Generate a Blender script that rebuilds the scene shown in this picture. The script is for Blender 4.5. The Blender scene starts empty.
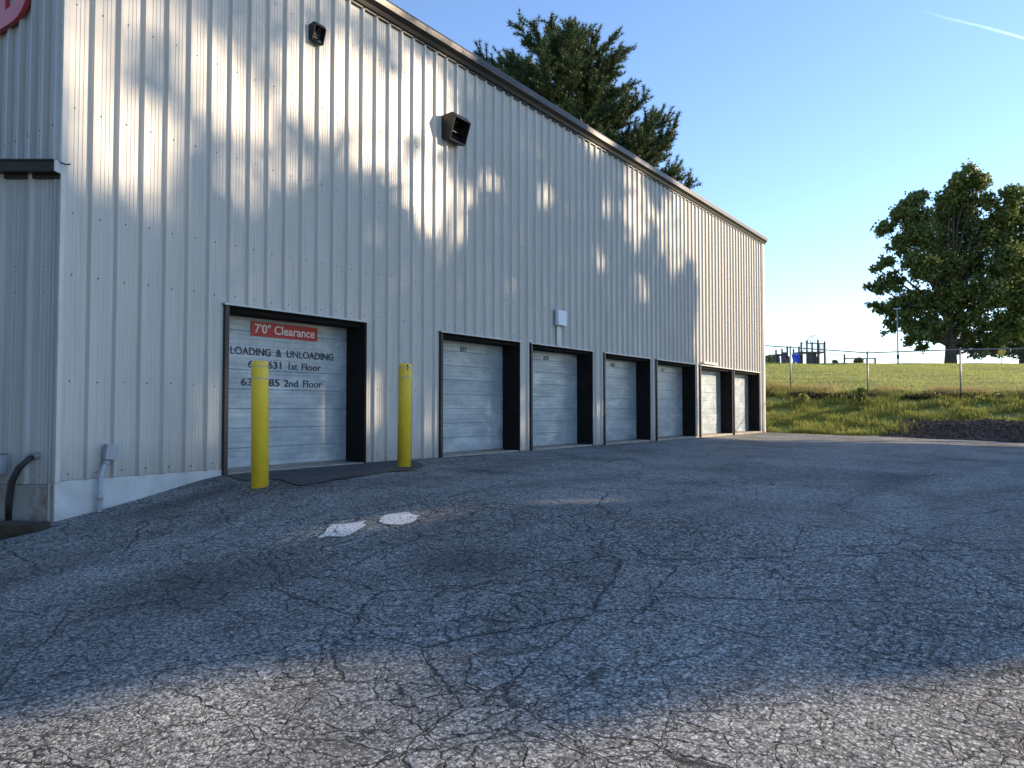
import bpy, bmesh, math, random
import numpy as np
from mathutils import Vector, Matrix
random.seed(7); rng = np.random.default_rng(7)
sc = bpy.context.scene
COL = sc.collection
R_ = math.radians

# ------------------------------------------------------------------ basis of the site
CAMP = Vector((8.97, -4.15, 0.84))
AR = Vector((0.824, 0.566, 0)); AF = Vector((-0.566, 0.824, 0))
SUN_EL = 18.0
SD = Vector((0.682, 0.731, 0)).normalized()      # horizontal direction towards the sun
PQ = Vector((-SD.y, SD.x, 0))
TAN = math.tan(R_(SUN_EL))
def W(R, F, z=0.0):
    p = CAMP + AR * R + AF * F
    return Vector((p.x, p.y, z))

# ------------------------------------------------------------------ helpers
def tag(o, label=None, cat=None, group=None, kind=None):
    if label: o['label'] = label
    if cat: o['category'] = cat
    if group: o['group'] = group
    if kind: o['kind'] = kind
    return o
def empty(name, loc=(0, 0, 0), rz=0.0):
    o = bpy.data.objects.new(name, None); COL.objects.link(o)
    o.location = loc; o.rotation_euler = (0, 0, rz); o.empty_display_size = .2
    return o
def link(name, me, mats, parent=None):
    if not isinstance(mats, (list, tuple)): mats = [mats]
    for m in mats: me.materials.append(m)
    o = bpy.data.objects.new(name, me); COL.objects.link(o)
    if parent: o.parent = parent
    return o
def copy_tree(o, parent=None):
    c = o.copy(); COL.objects.link(c)
    if parent: c.parent = parent
    for ch in list(o.children): copy_tree(ch, c)
    return c
class MB:
    def __init__(s): s.v = []; s.f = []; s.m = []
    def add(s, vs, fs, mi=0):
        b = len(s.v); s.v += [tuple(v) for v in vs]
        for f in fs: s.f.append([b + i for i in f]); s.m.append(mi)
    def box(s, x0, x1, y0, y1, z0, z1, mi=0, rot=None):
        vs = [Vector((x, y, z)) for x in (x0, x1) for y in (y0, y1) for z in (z0, z1)]
        if rot is not None:
            c = Vector(((x0 + x1) / 2, (y0 + y1) / 2, (z0 + z1) / 2))
            vs = [rot @ (v - c) + c for v in vs]
        s.add(vs, [(0, 1, 3, 2), (4, 6, 7, 5), (0, 4, 5, 1), (2, 3, 7, 6), (0, 2, 6, 4), (1, 5, 7, 3)], mi)
    def tube(s, pts, rad, n=10, mi=0, cap=True):
        pts = [Vector(p) for p in pts]
        if not isinstance(rad, (list, tuple)): rad = [rad] * len(pts)
        rings = []; prev = None
        for i, p in enumerate(pts):
            t = (pts[min(i + 1, len(pts) - 1)] - pts[max(i - 1, 0)]).normalized()
            if prev is None:
                a = Vector((0, 0, 1)) if abs(t.z) < .9 else Vector((1, 0, 0))
                u = t.cross(a).normalized()
            else:
                u = (prev - t * prev.dot(t)).normalized()
            prev = u; w = t.cross(u)
            rings.append([p + (u * math.cos(2 * math.pi * k / n) + w * math.sin(2 * math.pi * k / n)) * rad[i] for k in range(n)])
        vs = [v for r in rings for v in r]; fs = []
        for i in range(len(rings) - 1):
            for k in range(n):
                fs.append((i * n + k, i * n + (k + 1) % n, (i + 1) * n + (k + 1) % n, (i + 1) * n + k))
        if cap:
            fs.append(tuple(range(n))[::-1]); fs.append(tuple((len(rings) - 1) * n + k for k in range(n)))
        s.add(vs, fs, mi)
    def prism(s, poly, axis, a, b, mi=0):
        """poly: 2D outline; extruded along axis ('x','y','z') from a to b"""
        n = len(poly)
        def P(p, t):
            return {'x': (t, p[0], p[1]), 'y': (p[0], t, p[1]), 'z': (p[0], p[1], t)}[axis]
        vs = [P(p, a) for p in poly] + [P(p, b) for p in poly]
        fs = [tuple(range(n)), tuple(range(n, 2 * n))[::-1]] + [(i, i + n, (i + 1) % n + n, (i + 1) % n) for i in range(n)]
        s.add(vs, fs, mi)
    def build(s, name, mats, parent=None, smooth=False, bevel=0, fix=True):
        me = bpy.data.meshes.new(name); me.from_pydata(s.v, [], s.f); me.update()
        me.polygons.foreach_set('material_index', s.m)
        if fix:
            bm = bmesh.new(); bm.from_mesh(me); bmesh.ops.recalc_face_normals(bm, faces=bm.faces); bm.to_mesh(me); bm.free()
        if smooth: me.polygons.foreach_set('use_smooth', [True] * len(me.polygons))
        o = link(name, me, mats, parent)
        if bevel:
            b = o.modifiers.new('b', 'BEVEL'); b.width = bevel; b.segments = 2; b.limit_method = 'ANGLE'
        return o
def np_mesh(name, V, Fc, mats, parent=None, smooth=False, nper=4, mi=None):
    me = bpy.data.meshes.new(name)
    V = np.asarray(V, dtype=np.float32).reshape(-1, 3); Fc = np.asarray(Fc, dtype=np.int32).reshape(-1, nper)
    me.vertices.add(len(V)); me.vertices.foreach_set('co', V.ravel())
    me.loops.add(Fc.size); me.loops.foreach_set('vertex_index', Fc.ravel())
    me.polygons.add(len(Fc)); me.polygons.foreach_set('loop_start', np.arange(0, Fc.size, nper, dtype=np.int32))
    me.polygons.foreach_set('loop_total', np.full(len(Fc), nper, dtype=np.int32))
    if mi is not None: me.polygons.foreach_set('material_index', np.asarray(mi, dtype=np.int32))
    if smooth: me.polygons.foreach_set('use_smooth', np.ones(len(Fc), dtype=bool))
    me.update(); me.validate()
    return link(name, me, mats, parent)

# ------------------------------------------------------------------ node helpers
class NT:
    def __init__(s, name, rough=.6, metal=0.0, spec=.5):
        s.m = bpy.data.materials.new(name); s.m.use_nodes = True
        s.t = s.m.node_tree; s.b = s.t.nodes['Principled BSDF']
        s.b.inputs['Roughness'].default_value = rough; s.b.inputs['Metallic'].default_value = metal
        s.b.inputs['Specular IOR Level'].default_value = spec
        s.co = None
    def n(s, typ, **kw):
        x = s.t.nodes.new(typ)
        for k, v in kw.items(): setattr(x, k, v)
        return x
    def l(s, a, b): s.t.links.new(a, b)
    def coord(s, kind='Object', scale=(1, 1, 1), loc=(0, 0, 0), rot=(0, 0, 0)):
        tc = s.n('ShaderNodeTexCoord'); mp = s.n('ShaderNodeMapping')
        mp.inputs['Scale'].default_value = scale; mp.inputs['Location'].default_value = loc; mp.inputs['Rotation'].default_value = rot
        s.l(tc.outputs[kind], mp.inputs['Vector']); return mp.outputs[0]
    def noise(s, v, scale, detail=3, rough=.5, dist=0.0):
        x = s.n('ShaderNodeTexNoise'); x.inputs['Scale'].default_value = scale; x.inputs['Detail'].default_value = detail
        x.inputs['Roughness'].default_value = rough; x.inputs['Distortion'].default_value = dist
        if v is not None: s.l(v, x.inputs['Vector'])
        return x.outputs['Fac']
    def ramp(s, fac, stops, mode='LINEAR'):
        x = s.n('ShaderNodeValToRGB'); x.color_ramp.interpolation = mode
        e = x.color_ramp.elements
        while len(e) < len(stops): e.new(.5)
        for i, (p, c) in enumerate(stops):
            e[i].position = p; e[i].color = (c, c, c, 1) if not isinstance(c, (tuple, list)) else (*c[:3], 1)
        s.l(fac, x.inputs[0]); return x.outputs[0]
    def math(s, op, a, b=None, c=None, clamp=False):
        x = s.n('ShaderNodeMath', operation=op, use_clamp=clamp)
        for i, q in enumerate((a, b, c)):
            if q is None: continue
            if isinstance(q, (int, float)): x.inputs[i].default_value = q
            else: s.l(q, x.inputs[i])
        return x.outputs[0]
    def mix(s, fac, a, b, mode='MIX'):
        x = s.n('ShaderNodeMix', data_type='RGBA', blend_type=mode)
        for i, q in ((0, fac), (6, a), (7, b)):
            if isinstance(q, (int, float)): x.inputs[i].default_value = q if i == 0 else (q, q, q, 1)
            elif isinstance(q, (tuple, list)): x.inputs[i].default_value = (*q[:3], 1)
            else: s.l(q, x.inputs[i])
        return x.outputs[2]
    def color(s, c):
        if isinstance(c, (tuple, list)): s.b.inputs['Base Color'].default_value = (*c[:3], 1)
        else: s.l(c, s.b.inputs['Base Color'])
    def bump(s, h, strength=.3, dist=.01, prev=None):
        x = s.n('ShaderNodeBump'); x.inputs['Strength'].default_value = strength; x.inputs['Distance'].default_value = dist
        s.l(h, x.inputs['Height'])
        if prev is not None: s.l(prev, x.inputs['Normal'])
        s.l(x.outputs[0], s.b.inputs['Normal']); return x.outputs[0]

def simple(name, c, rough=.6, metal=0, var=.25, scale=4, bump=0, spec=.5):
    t = NT(name, rough, metal, spec); v = t.coord()
    n = t.noise(v, scale, 5, .6)
    lo = tuple(x * (1 - var) for x in c); hi = tuple(min(1, x * (1 + var)) for x in c)
    t.color(t.ramp(n, [(.3, lo), (.7, hi)]))
    if bump: t.bump(t.noise(v, scale * 12, 3), bump, .01)
    return t.m

# ------------------------------------------------------------------ materials
def mat_siding(name, base, dirt=.16):
    t = NT(name, .42, 0.0, .45); v = t.coord()
    vs = t.coord(scale=(6, 6, .25)); big = t.noise(t.coord(scale=(1, 1, .35)), .9, 5, .6)
    streak = t.noise(vs, 3.0, 4, .6)
    c = t.mix(t.ramp(streak, [(.42, 0.0), (.75, 1.0)]), base, tuple(x * (1 - dirt) for x in base))
    c = t.mix(t.ramp(big, [(.35, 0.0), (.8, .5)]), c, tuple(x * k for x, k in zip(base, (.86, .87, .85))))
    # grime rising from the bottom edge of the sheets
    sx = t.n('ShaderNodeSeparateXYZ'); t.l(v, sx.inputs[0])
    g = t.math('SUBTRACT', 1.0, t.math('DIVIDE', sx.outputs[2], .5), clamp=True)
    g = t.math('MULTIPLY', g, t.noise(t.coord(scale=(5, 5, 1)), 3, 4))
    c = t.mix(t.math('MULTIPLY', g, .9), c, (.25, .23, .2))
    t.color(c)
    t.l(t.ramp(big, [(.3, .36), (.7, .52)]), t.b.inputs['Roughness'])
    t.bump(t.noise(t.coord(scale=(1, 1, .5)), 2.2, 2), .5, .02)
    return t.m
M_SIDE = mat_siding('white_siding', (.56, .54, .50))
M_SIDE_SHADE = mat_siding('grey_siding', (.40, .415, .42))  # darker siding copy: shade on the end and annex walls put into the colour
M_TRIMW = simple('white_trim', (.58, .57, .545), .4, var=.08)
M_BRONZE = simple('dark_bronze_metal', (.028, .027, .028), .38, 0.3, .3, 3, .1)
M_BRONZE2 = simple('bronze_fascia', (.032, .028, .026), .4, 0.3, .25, 2, .06)
M_JAMB_SHADE = simple('dark_jamb', (.015, .014, .014), .85, 0, .35, 3, .1, .15)  # near-black: shade of the right reveals and header gap put into the colour
M_SCREW = simple('screw_head', (.05, .047, .045), .5, .6)
M_ROOF = simple('roof_metal', (.3, .31, .32), .4, .3)
M_GALV = simple('galvanised', (.26, .27, .28), .5, .5, .2, 6, .05)
M_STEELD = simple('dull_steel', (.2, .2, .2), .5, .5)
M_PLAST = simple('grey_plastic', (.38, .41, .47), .45, 0, .12, 6)
M_BOXG = simple('grey_box', (.33, .36, .40), .45, .2, .12, 5)
M_LAMP = simple('pale_box', (.72, .76, .85), .35, 0, .06, 5)
M_BLACK = simple('black_rubber', (.012, .012, .012), .5, 0, .3, 8, .2)
M_RED = simple('red_sign', (.46, .035, .03), .5, 0, .1, 4)
M_REDL = simple('red_letter', (.50, .05, .06), .45, 0, .12, 4)
M_WTXT = simple('white_lettering', (.75, .72, .68), .5, 0, .15, 30)
M_BTXT = simple('dark_lettering', (.035, .04, .05), .6, 0, .4, 30)
M_WOOD = simple('weathered_timber', (.04, .033, .022), .85, 0, .5, 5, .6)
M_SILL = simple('concrete_sill', (.36, .31, .25), .85, 0, .3, 6, .4)

def mat_conc(name, base, rust=0.0):
    t = NT(name, .85); v = t.coord()
    c = t.ramp(t.noise(v, 3.5, 6, .65), [(.3, tuple(x * .78 for x in base)), (.65, base)])
    sx = t.n('ShaderNodeSeparateXYZ'); t.l(v, sx.inputs[0])
    low = t.math('SUBTRACT', 1.0, t.math('DIVIDE', t.math('ADD', sx.outputs[2], .55), .30), clamp=True)
    c = t.mix(t.math('MULTIPLY', low, t.noise(v, 6, 4)), c, (.12, .10, .075))
    if rust:
        rm = t.ramp(t.noise(t.coord(scale=(1, 1, .5)), 3.2, 5, .7), [(.50, 0), (.64, 1)])
        c = t.mix(t.math('MULTIPLY', rm, rust), c, (.13, .06, .028))
    t.color(c); t.bump(t.noise(v, 30, 5, .7), .5, .01)
    return t.m
M_CONCW = mat_conc('white_painted_block', (.62, .63, .62))
M_CONCG = mat_conc('dirty_block', (.30, .30, .29), .75)

def mat_door():
    t = NT('galvanised_door', .36, .15, .5); v = t.coord()
    cl = t.noise(t.coord(scale=(1, .8, 2.2)), 1.6, 5, .65, .4)
    cl2 = t.noise(t.coord(scale=(1, 2.5, 1)), 4.0, 4, .6, .8)
    c = t.ramp(cl, [(.28, (.24, .30, .345)), (.5, (.33, .395, .44)), (.72, (.50, .56, .60))])
    c = t.mix(t.ramp(cl2, [(.5, 0.0), (.78, .45)]), c, (.66, .65, .62))
    c = t.mix(t.ramp(t.noise(t.coord(scale=(1, 30, 3)), 1.5, 3), [(.55, 0), (.8, .35)]), c, (.28, .28, .27))
    t.color(c)
    t.l(t.ramp(cl2, [(.3, .28), (.7, .5)]), t.b.inputs['Roughness'])
    t.bump(t.noise(t.coord(scale=(1, .7, 2.5)), 2.0, 2), .35, .03)
    return t.m
M_DOOR = mat_door()

def mat_yellow():
    t = NT('yellow_sleeve', .45); v = t.coord()
    c = t.ramp(t.noise(v, 5, 4), [(.3, (.82, .56, .035)), (.7, (.92, .66, .05))])
    c = t.mix(t.ramp(t.noise(t.coord(scale=(8, 8, 1.5)), 3, 5, .7), [(.6, 0), (.75, .5)]), c, (.30, .25, .08))
    t.color(c); t.bump(t.noise(v, 9, 2), .12, .01); return t.m
M_YEL = mat_yellow()
M_BAND = simple('band_tape', (.55, .47, .22), .4)
M_YELSIGN = simple('yellow_sign', (.55, .36, .04), .5)

def mat_asphalt(name, lo, hi, crack_amt=1.0, speck=1.0):
    t = NT(name, .78, 0, .35); v = t.coord('Object')
    # aggregate: pale stones in dark binder
    vo = t.n('ShaderNodeTexVoronoi', feature='F1'); vo.inputs['Scale'].default_value = 62; t.l(v, vo.inputs['Vector'])
    sepc = t.n('ShaderNodeSeparateColor'); t.l(vo.outputs['Color'], sepc.inputs[0])
    stone = t.math('MULTIPLY', t.ramp(vo.outputs['Distance'], [(.32, 1.0), (.60, 0.0)]), t.ramp(sepc.outputs[0], [(.25, .08), (.85, 1.0)]))
    vb = t.n('ShaderNodeTexVoronoi', feature='F1'); vb.inputs['Scale'].default_value = 34; t.l(v, vb.inputs['Vector'])
    sb = t.n('ShaderNodeSeparateColor'); t.l(vb.outputs['Color'], sb.inputs[0])
    coarse = t.math('MULTIPLY', t.ramp(vb.outputs['Distance'], [(.30, 1.0), (.55, 0.0)]), t.ramp(sb.outputs[0], [(.45, .0), (.75, 1.0)]))
    n2 = t.noise(v, 30, 5, .85)
    stone = t.math('ADD', t.math('MULTIPLY', stone, .65), t.math('MULTIPLY', t.ramp(n2, [(.44, 0), (.60, 1)]), .42), clamp=True)
    stone = t.math('ADD', stone, t.math('MULTIPLY', coarse, .45), clamp=True)
    if speck != 1: stone = t.math('MULTIPLY', stone, speck)
    c = t.mix(stone, lo, hi)
    # warm / cool stones
    c = t.mix(t.math('MULTIPLY', t.math('MULTIPLY', sepc.outputs[1], stone), .35), c, (.40, .33, .25))
    # wear in metre-wide blotches and long bands
    bl = t.noise(v, .45, 5, .6, .5)
    c = t.mix(t.ramp(bl, [(.30, .42), (.60, 0.0)]), c, tuple(x * .35 for x in lo))
    band = t.noise(t.coord(scale=(.55, .16, 1), rot=(0, 0, R_(-38))), 1.6, 4, .6, .3)
    c = t.mix(t.ramp(band, [(.28, .50), (.52, 0.0)]), c, tuple(x * .3 for x in lo))
    if name == 'worn_asphalt':
        # oily run-off stain on the little slope beside the foundation
        sx = t.n('ShaderNodeSeparateXYZ'); t.l(v, sx.inputs[0])
        wob = t.math('MULTIPLY', t.math('SUBTRACT', t.noise(v, 1.6, 5, .7), .5), 1.1)
        def blob(cx_, cy_, rx, ry):
            a = t.math('DIVIDE', t.math('SUBTRACT', sx.outputs[0], cx_), rx); b = t.math('DIVIDE', t.math('SUBTRACT', sx.outputs[1], cy_), ry)
            dd = t.math('SQRT', t.math('ADD', t.math('MULTIPLY', a, a), t.math('MULTIPLY', b, b)))
            return t.math('SUBTRACT', 1.35, t.math('ADD', dd, wob), clamp=True)
        st = None
        for bb in ((.75, 1.2, .30, 1.1), (1.35, 2.2, .55, .75), (3.6, -.4, .7, .9), (5.2, .6, .5, .5), (2.3, 4.9, .8, .35), (7.2, 8.5, .5, 1.3)):
            q_ = blob(*bb); st = q_ if st is None else t.math('MAXIMUM', st, q_)
        c = t.mix(t.math('MULTIPLY', st, .52, clamp=True), c, (.022, .022, .022))
    h = stone
    if crack_amt:
        wv = t.n('ShaderNodeTexNoise'); wv.inputs['Scale'].default_value = 3.0; wv.inputs['Detail'].default_value = 4; wv.inputs['Roughness'].default_value = .6
        t.l(v, wv.inputs['Vector'])
        add = t.n('ShaderNodeVectorMath', operation='MULTIPLY_ADD'); add.inputs[1].default_value = (.24, .24, 0)
        t.l(wv.outputs['Color'], add.inputs[0]); t.l(v, add.inputs[2])
        fl = t.n('ShaderNodeVectorMath', operation='MULTIPLY'); fl.inputs[1].default_value = (1, 1, 0); t.l(add.outputs[0], fl.inputs[0])
        tot = None
        for sca, w, gate, gs in ((5.4, .034, (.34, .54), .33), (11, .055, (.52, .64), .5), (2.4, .014, (.34, .5), .6), (.7, .0085, (.0, .02), .3)):
            k = t.n('ShaderNodeTexVoronoi', feature='DISTANCE_TO_EDGE'); k.inputs['Scale'].default_value = sca
            t.l(fl.outputs[0], k.inputs['Vector'])
            wn = t.math('MULTIPLY', t.ramp(t.noise(v, 5.5, 4, .7), [(.34, .25), (.68, 1.6)]), w)
            line = t.math('SUBTRACT', 1.0, t.math('DIVIDE', k.outputs['Distance'], wn), clamp=True)
            g = t.ramp(t.noise(t.coord(loc=(sca * 3, 7, 0)), gs, 3), [(gate[0], 0.0), (gate[1], 1.0)])
            line = t.math('MULTIPLY', line, g)
            tot = line if tot is None else t.math('MAXIMUM', tot, line)
        tot = t.math('MULTIPLY', tot, crack_amt, clamp=True)
        rag = t.ramp(t.noise(v, 28, 3, .7), [(.3, .6), (.5, 1.0)])
        tot = t.math('MULTIPLY', tot, rag)
        c = t.mix(t.math('MULTIPLY', tot, .97), c, (.006, .006, .007))
        h = t.math('SUBTRACT', stone, t.math('MULTIPLY', tot, 2.2))
    t.color(c)
    t.bump(h, .85, .008)
    return t.m
M_ASPH = mat_asphalt('worn_asphalt', (.050, .053, .054), (.74, .745, .70))
M_PATCH = mat_asphalt('dark_sealed_asphalt', (.045, .047, .052), (.13, .133, .14), .25, .9)
M_MOUND = mat_asphalt('stained_asphalt', (.028, .029, .031), (.20, .20, .20), .8)
M_TAR = simple('tar_seal', (.012, .012, .014), .45, 0, .4, 12, .3)
def mat_paint():
    t = NT('worn_white_paint', .7); v = t.coord()
    c = t.ramp(t.noise(v, 9, 5, .7), [(.35, (.66, .64, .58)), (.6, (.86, .84, .78))])
    k = t.n('ShaderNodeTexVoronoi', feature='DISTANCE_TO_EDGE'); k.inputs['Scale'].default_value = 3.0; t.l(t.coord(scale=(1, .6, 1), rot=(0, 0, .6)), k.inputs['Vector'])
    c = t.mix(t.math('MULTIPLY', t.ramp(k.outputs[0], [(.0, 1.0), (.02, 0.0)]), t.ramp(t.noise(v, 7, 4), [(.45, 0), (.55, 1)])), c, (.05, .05, .05))
    c = t.mix(t.ramp(t.noise(v, 45, 3), [(.53, 0), (.62, .85)]), c, (.13, .13, .13))
    t.color(c); t.bump(t.noise(v, 60, 3), .4, .004); return t.m
M_PAINT = mat_paint()
def mat_fade():
    t = NT('faded_line_paint', .75); v = t.coord()
    t.color(t.ramp(t.noise(v, 55, 4, .8), [(.42, (.11, .11, .11)), (.60, (.40, .39, .37))])); t.bump(t.noise(v, 60, 3), .6, .006); return t.m
M_FADE = mat_fade()

def mat_ground():
    t = NT('field_grass', .9, 0, .2); v = t.coord()
    n = t.noise(v, 1.8, 7, .75); n2 = t.noise(v, 14, 5, .8)
    c = t.ramp(n, [(.28, (.12, .17, .03)), (.5, (.22, .28, .055)), (.72, (.36, .38, .10))])
    c = t.mix(t.ramp(n2, [(.4, .0), (.65, .55)]), c, (.09, .11, .02))
    # mowing bands and dry swaths that follow the hillside
    bands = t.noise(t.coord(scale=(.05, .45, 0), rot=(0, 0, R_(-30))), 1.0, 3, .5)
    c = t.mix(t.ramp(bands, [(.42, 0), (.62, .65)]), c, (.42, .38, .13))
    c = t.mix(t.ramp(bands, [(.30, .6), (.42, 0)]), c, (.16, .24, .045))
    t.color(c); t.bump(n2, .9, .05); return t.m
M_GROUND = mat_ground()

def mat_leaf(name, dark, light, trans=.35, rough=.5, tcol=None):
    t = NT(name, rough, 0, .35)
    g = t.n('ShaderNodeNewGeometry')
    base = t.ramp(g.outputs['Random Per Island'], [(0, dark), (.6, tuple((a + b) / 2 for a, b in zip(dark, light))), (1, light)])
    big = t.noise(t.coord(), .5, 3)
    base = t.mix(t.ramp(big, [(.35, .0), (.7, .5)]), base, light)
    t.color(base)
    tr = t.n('ShaderNodeBsdfTranslucent'); t.l(t.mix(.5, base, tcol or light), tr.inputs[0])
    mx = t.n('ShaderNodeMixShader'); mx.inputs[0].default_value = trans
    out = t.t.nodes['Material Output']
    t.l(t.b.outputs[0], mx.inputs[1]); t.l(tr.outputs[0], mx.inputs[2]); t.l(mx.outputs[0], out.inputs[0])
    return t.m
M_LEAF = mat_leaf('broad_leaf', (.028, .055, .016), (.18, .22, .06), .35)
M_LEAF2 = mat_leaf('maple_leaf', (.025, .048, .012), (.10, .15, .03), .1)
M_LEAF3 = mat_leaf('bright_leaf', (.04, .07, .015), (.14, .19, .04), .35)
M_NEEDLE = mat_leaf('pine_needle', (.018, .042, .017), (.085, .125, .042), .25)
M_BLADE = mat_leaf('grass_blade', (.12, .155, .025), (.46, .48, .13), .55)
M_DRY = mat_leaf('dry_blade', (.26, .20, .07), (.50, .42, .18), .35)
M_BARK = simple('bark', (.055, .042, .032), .9, 0, .4, 4, .8)
M_MULCH = simple('dark_mulch', (.115, .105, .10), .9, 0, .7, 9, 1)
M_MULCHB = simple('brown_mulch', (.26, .15, .085), .9, 0, .6, 9, 1)
M_PBROWN = simple('playground_brown', (.06, .030, .028), .5)
M_PPLUM = simple('playground_deck', (.05, .035, .045), .5)
M_PBLUE = simple('slide_blue', (.01, .05, .55), .3)
M_PTAN = simple('playground_tan', (.32, .24, .17), .5)
M_PGREY = simple('playground_grey', (.30, .32, .36), .4)

# ------------------------------------------------------------------ ground heights
def npclip(a): return np.clip(a, 0, 1)
def lot_h(x, y):
    x = np.asarray(x, float); y = np.asarray(y, float)
    xx = np.maximum(x, 0)
    d = (1.98 + .10 * xx) - y
    d = .5 * (d + np.sqrt(d * d + .05))          # soft start
    A = .6 * np.tanh(.225 / (1 + .14 * xx) * d / .6)
    und = .012 * np.sin(x * 1.9 + y * .7) * np.cos(y * 1.3 - x * .6) * npclip(xx / 1.5)
    A = A + .25 * npclip((.30 - x) / .5) * npclip((-.05 - y) / .35)
    return -.02 - .020 * xx - A - .0022 * np.maximum(y, 0) + und
def y_edge(x):
    x = np.asarray(x, float)
    return 26.62 - .035 * np.maximum(x - 5, 0) ** 2 + .10 * np.sin(x * 1.7) + .05 * np.sin(x * 5.1 + 1)
def terr_h(x, y):
    x = np.asarray(x, float); y = np.asarray(y, float)
    v = -.566 * (x - CAMP.x) + .824 * (y - CAMP.y)
    t = (v - 33) / 52; tc = npclip(t)
    zf = 1.55 + 4.3 * tc * (1.3 - .3 * tc) - np.maximum(v - 85, 0) * .03
    zf = np.maximum(zf, -4)
    ye = np.minimum(y_edge(np.clip(x, -50, 14)), 26.6)
    b = npclip((y - ye) / np.maximum(32.3 - ye, 1))
    b = b * b * (3 - 2 * b) * .2 + b * .8
    z0 = lot_h(np.clip(x, -8, 14), y) - .02
    und = .05 * np.sin(x * .8 + y * .33) + .03 * np.sin(y * 1.7 - x * .9)
    return z0 * (1 - b) + zf * b + und * b
def th(x, y): return float(terr_h(x, y))
def lh(x, y): return float(lot_h(x, y))

def nonuni(parts):
    a = []
    for s, e, st in parts: a += list(np.arange(s, e, st))
    a.append(parts[-1][1]); return np.array(a)
# field and bank: one sheet to the horizon
gx = nonuni([(-600, -100, 50), (-100, -20, 5), (-20, 30, .5), (30, 100, 4), (100, 600, 50)])
gy = nonuni([(-500, -60, 40), (-60, 20, 4), (20, 36, .25), (36, 110, 1.5), (110, 700, 40)])
X, Y = np.meshgrid(gx, gy, indexing='ij'); Z = terr_h(X, Y)
ins = (X < 14.2) & (X > -8.4) & (Y < y_edge(X) - .25) & (Y > -20.4)
Z = np.where(ins, Z - .25, Z)
nx, ny = X.shape; idx = np.arange(nx * ny).reshape(nx, ny)
Fq = np.stack([idx[:-1, :-1], idx[1:, :-1], idx[1:, 1:], idx[:-1, 1:]], -1).reshape(-1, 4)
o = np_mesh('ground', np.stack([X, Y, Z], -1), Fq, M_GROUND, smooth=True)
tag(o, 'green grass hillside rising behind the fence to a flat crest', kind='structure')
# asphalt lot
ax = np.arange(-8, 14.01, .11); ta = np.linspace(0, 1, 420)
X = np.repeat(ax[:, None], len(ta), 1); ye = y_edge(ax)[:, None]
Y = -20 + (ye + 20) * (ta[None, :] ** .92); Z = lot_h(X, Y)
Z = np.where(Y > ye - .02, Z - .04, Z)
nx, ny = X.shape; idx = np.arange(nx * ny).reshape(nx, ny)
Fq = np.stack([idx[:-1, :-1], idx[1:, :-1], idx[1:, 1:], idx[:-1, 1:]], -1)
cx = X[:-1, :-1]; cy = Y[:-1, :-1]
keep = ~((cx < -.45) & (cy > .25))
o = np_mesh('asphalt_lot', np.stack([X, Y, Z], -1), Fq[keep].reshape(-1, 4), M_ASPH, smooth=True)
tag(o, 'worn cracked grey asphalt lot in front of the garage doors', kind='structure')

def drape(name, outline, mat, off=.005, ctr=None, rings=7, jag=.0):
    """thin sheet lying on the asphalt, irregular outline [(x,y)...]"""
    pts = [Vector((a, b, 0)) for a, b in outline]
    dense = []
    for i, p in enumerate(pts):
        q = pts[(i + 1) % len(pts)]; n = max(1, int((q - p).length / .07))
        for k in range(n):
            w = p.lerp(q, k / n); dense.append(w + Vector((random.uniform(-jag, jag), random.uniform(-jag, jag), 0)))
    c = sum(dense, Vector()) / len(dense) if ctr is None else Vector((*ctr, 0))
    V = []; F = []; n = len(dense)
    for r in range(1, rings + 1):
        for p in dense:
            w = c.lerp(p, r / rings); V.append((w.x, w.y, lh(w.x, w.y) + off))
    V.append((c.x, c.y, lh(c.x, c.y) + off)); ci = len(V) - 1
    me = bpy.data.meshes.new(name)
    for k in range(n): F.append((ci, k, (k + 1) % n))
    for r in range(rings - 1):
        for k in range(n): F.append((r * n + k, (r + 1) * n + k, (r + 1) * n + (k + 1) % n, r * n + (k + 1) % n))
    me.from_pydata(V, [], F); me.update()
    return link(name, me, mat)

# ------------------------------------------------------------------ the building
LEN = 26.45; EAVE = 7.46; DEPTH = 14.0; DH = 2.24; REC = .39
PITCH = .304; OFF = .046
RH = .045
def rib_profile(a, b, pitch=PITCH, off=OFF):
    """(y, x) profile of ribbed sheet between a and b"""
    pts = []
    k0 = int(math.floor((a - off) / pitch)) - 1; k1 = int(math.ceil((b - off) / pitch)) + 1
    for k in range(k0, k1 + 1):
        c = off + k * pitch
        pts += [(c - .040, 0), (c - .016, RH), (c + .016, RH), (c + .038, 0)]
        for m in (.105, .152, .199):
            pts += [(c + m - .010, 0), (c + m - .004, .004), (c + m + .004, .004), (c + m + .010, 0)]
    out = []
    def at(y):
        for (p, q) in zip(pts, pts[1:]):
            if p[0] <= y <= q[0]: return p[1] + (q[1] - p[1]) * (y - p[0]) / max(q[0] - p[0], 1e-9)
        return 0
    out.append((a, at(a))); out += [p for p in pts if a < p[0] < b]; out.append((b, at(b)))
    return out
def sheet(mb, a, b, z0, z1, mp, **kw):
    """mp(y, x, z) -> world position of a ribbed sheet"""
    pr = rib_profile(a, b, **kw); vs = []; fs = []
    for i, (y, x) in enumerate(pr):
        zt = z1(y) if callable(z1) else z1
        vs += [mp(y, x, z0), mp(y, x, zt)]
        if i: fs.append((2 * i - 2, 2 * i, 2 * i + 1, 2 * i - 1))
    mb.add(vs, fs)
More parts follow.
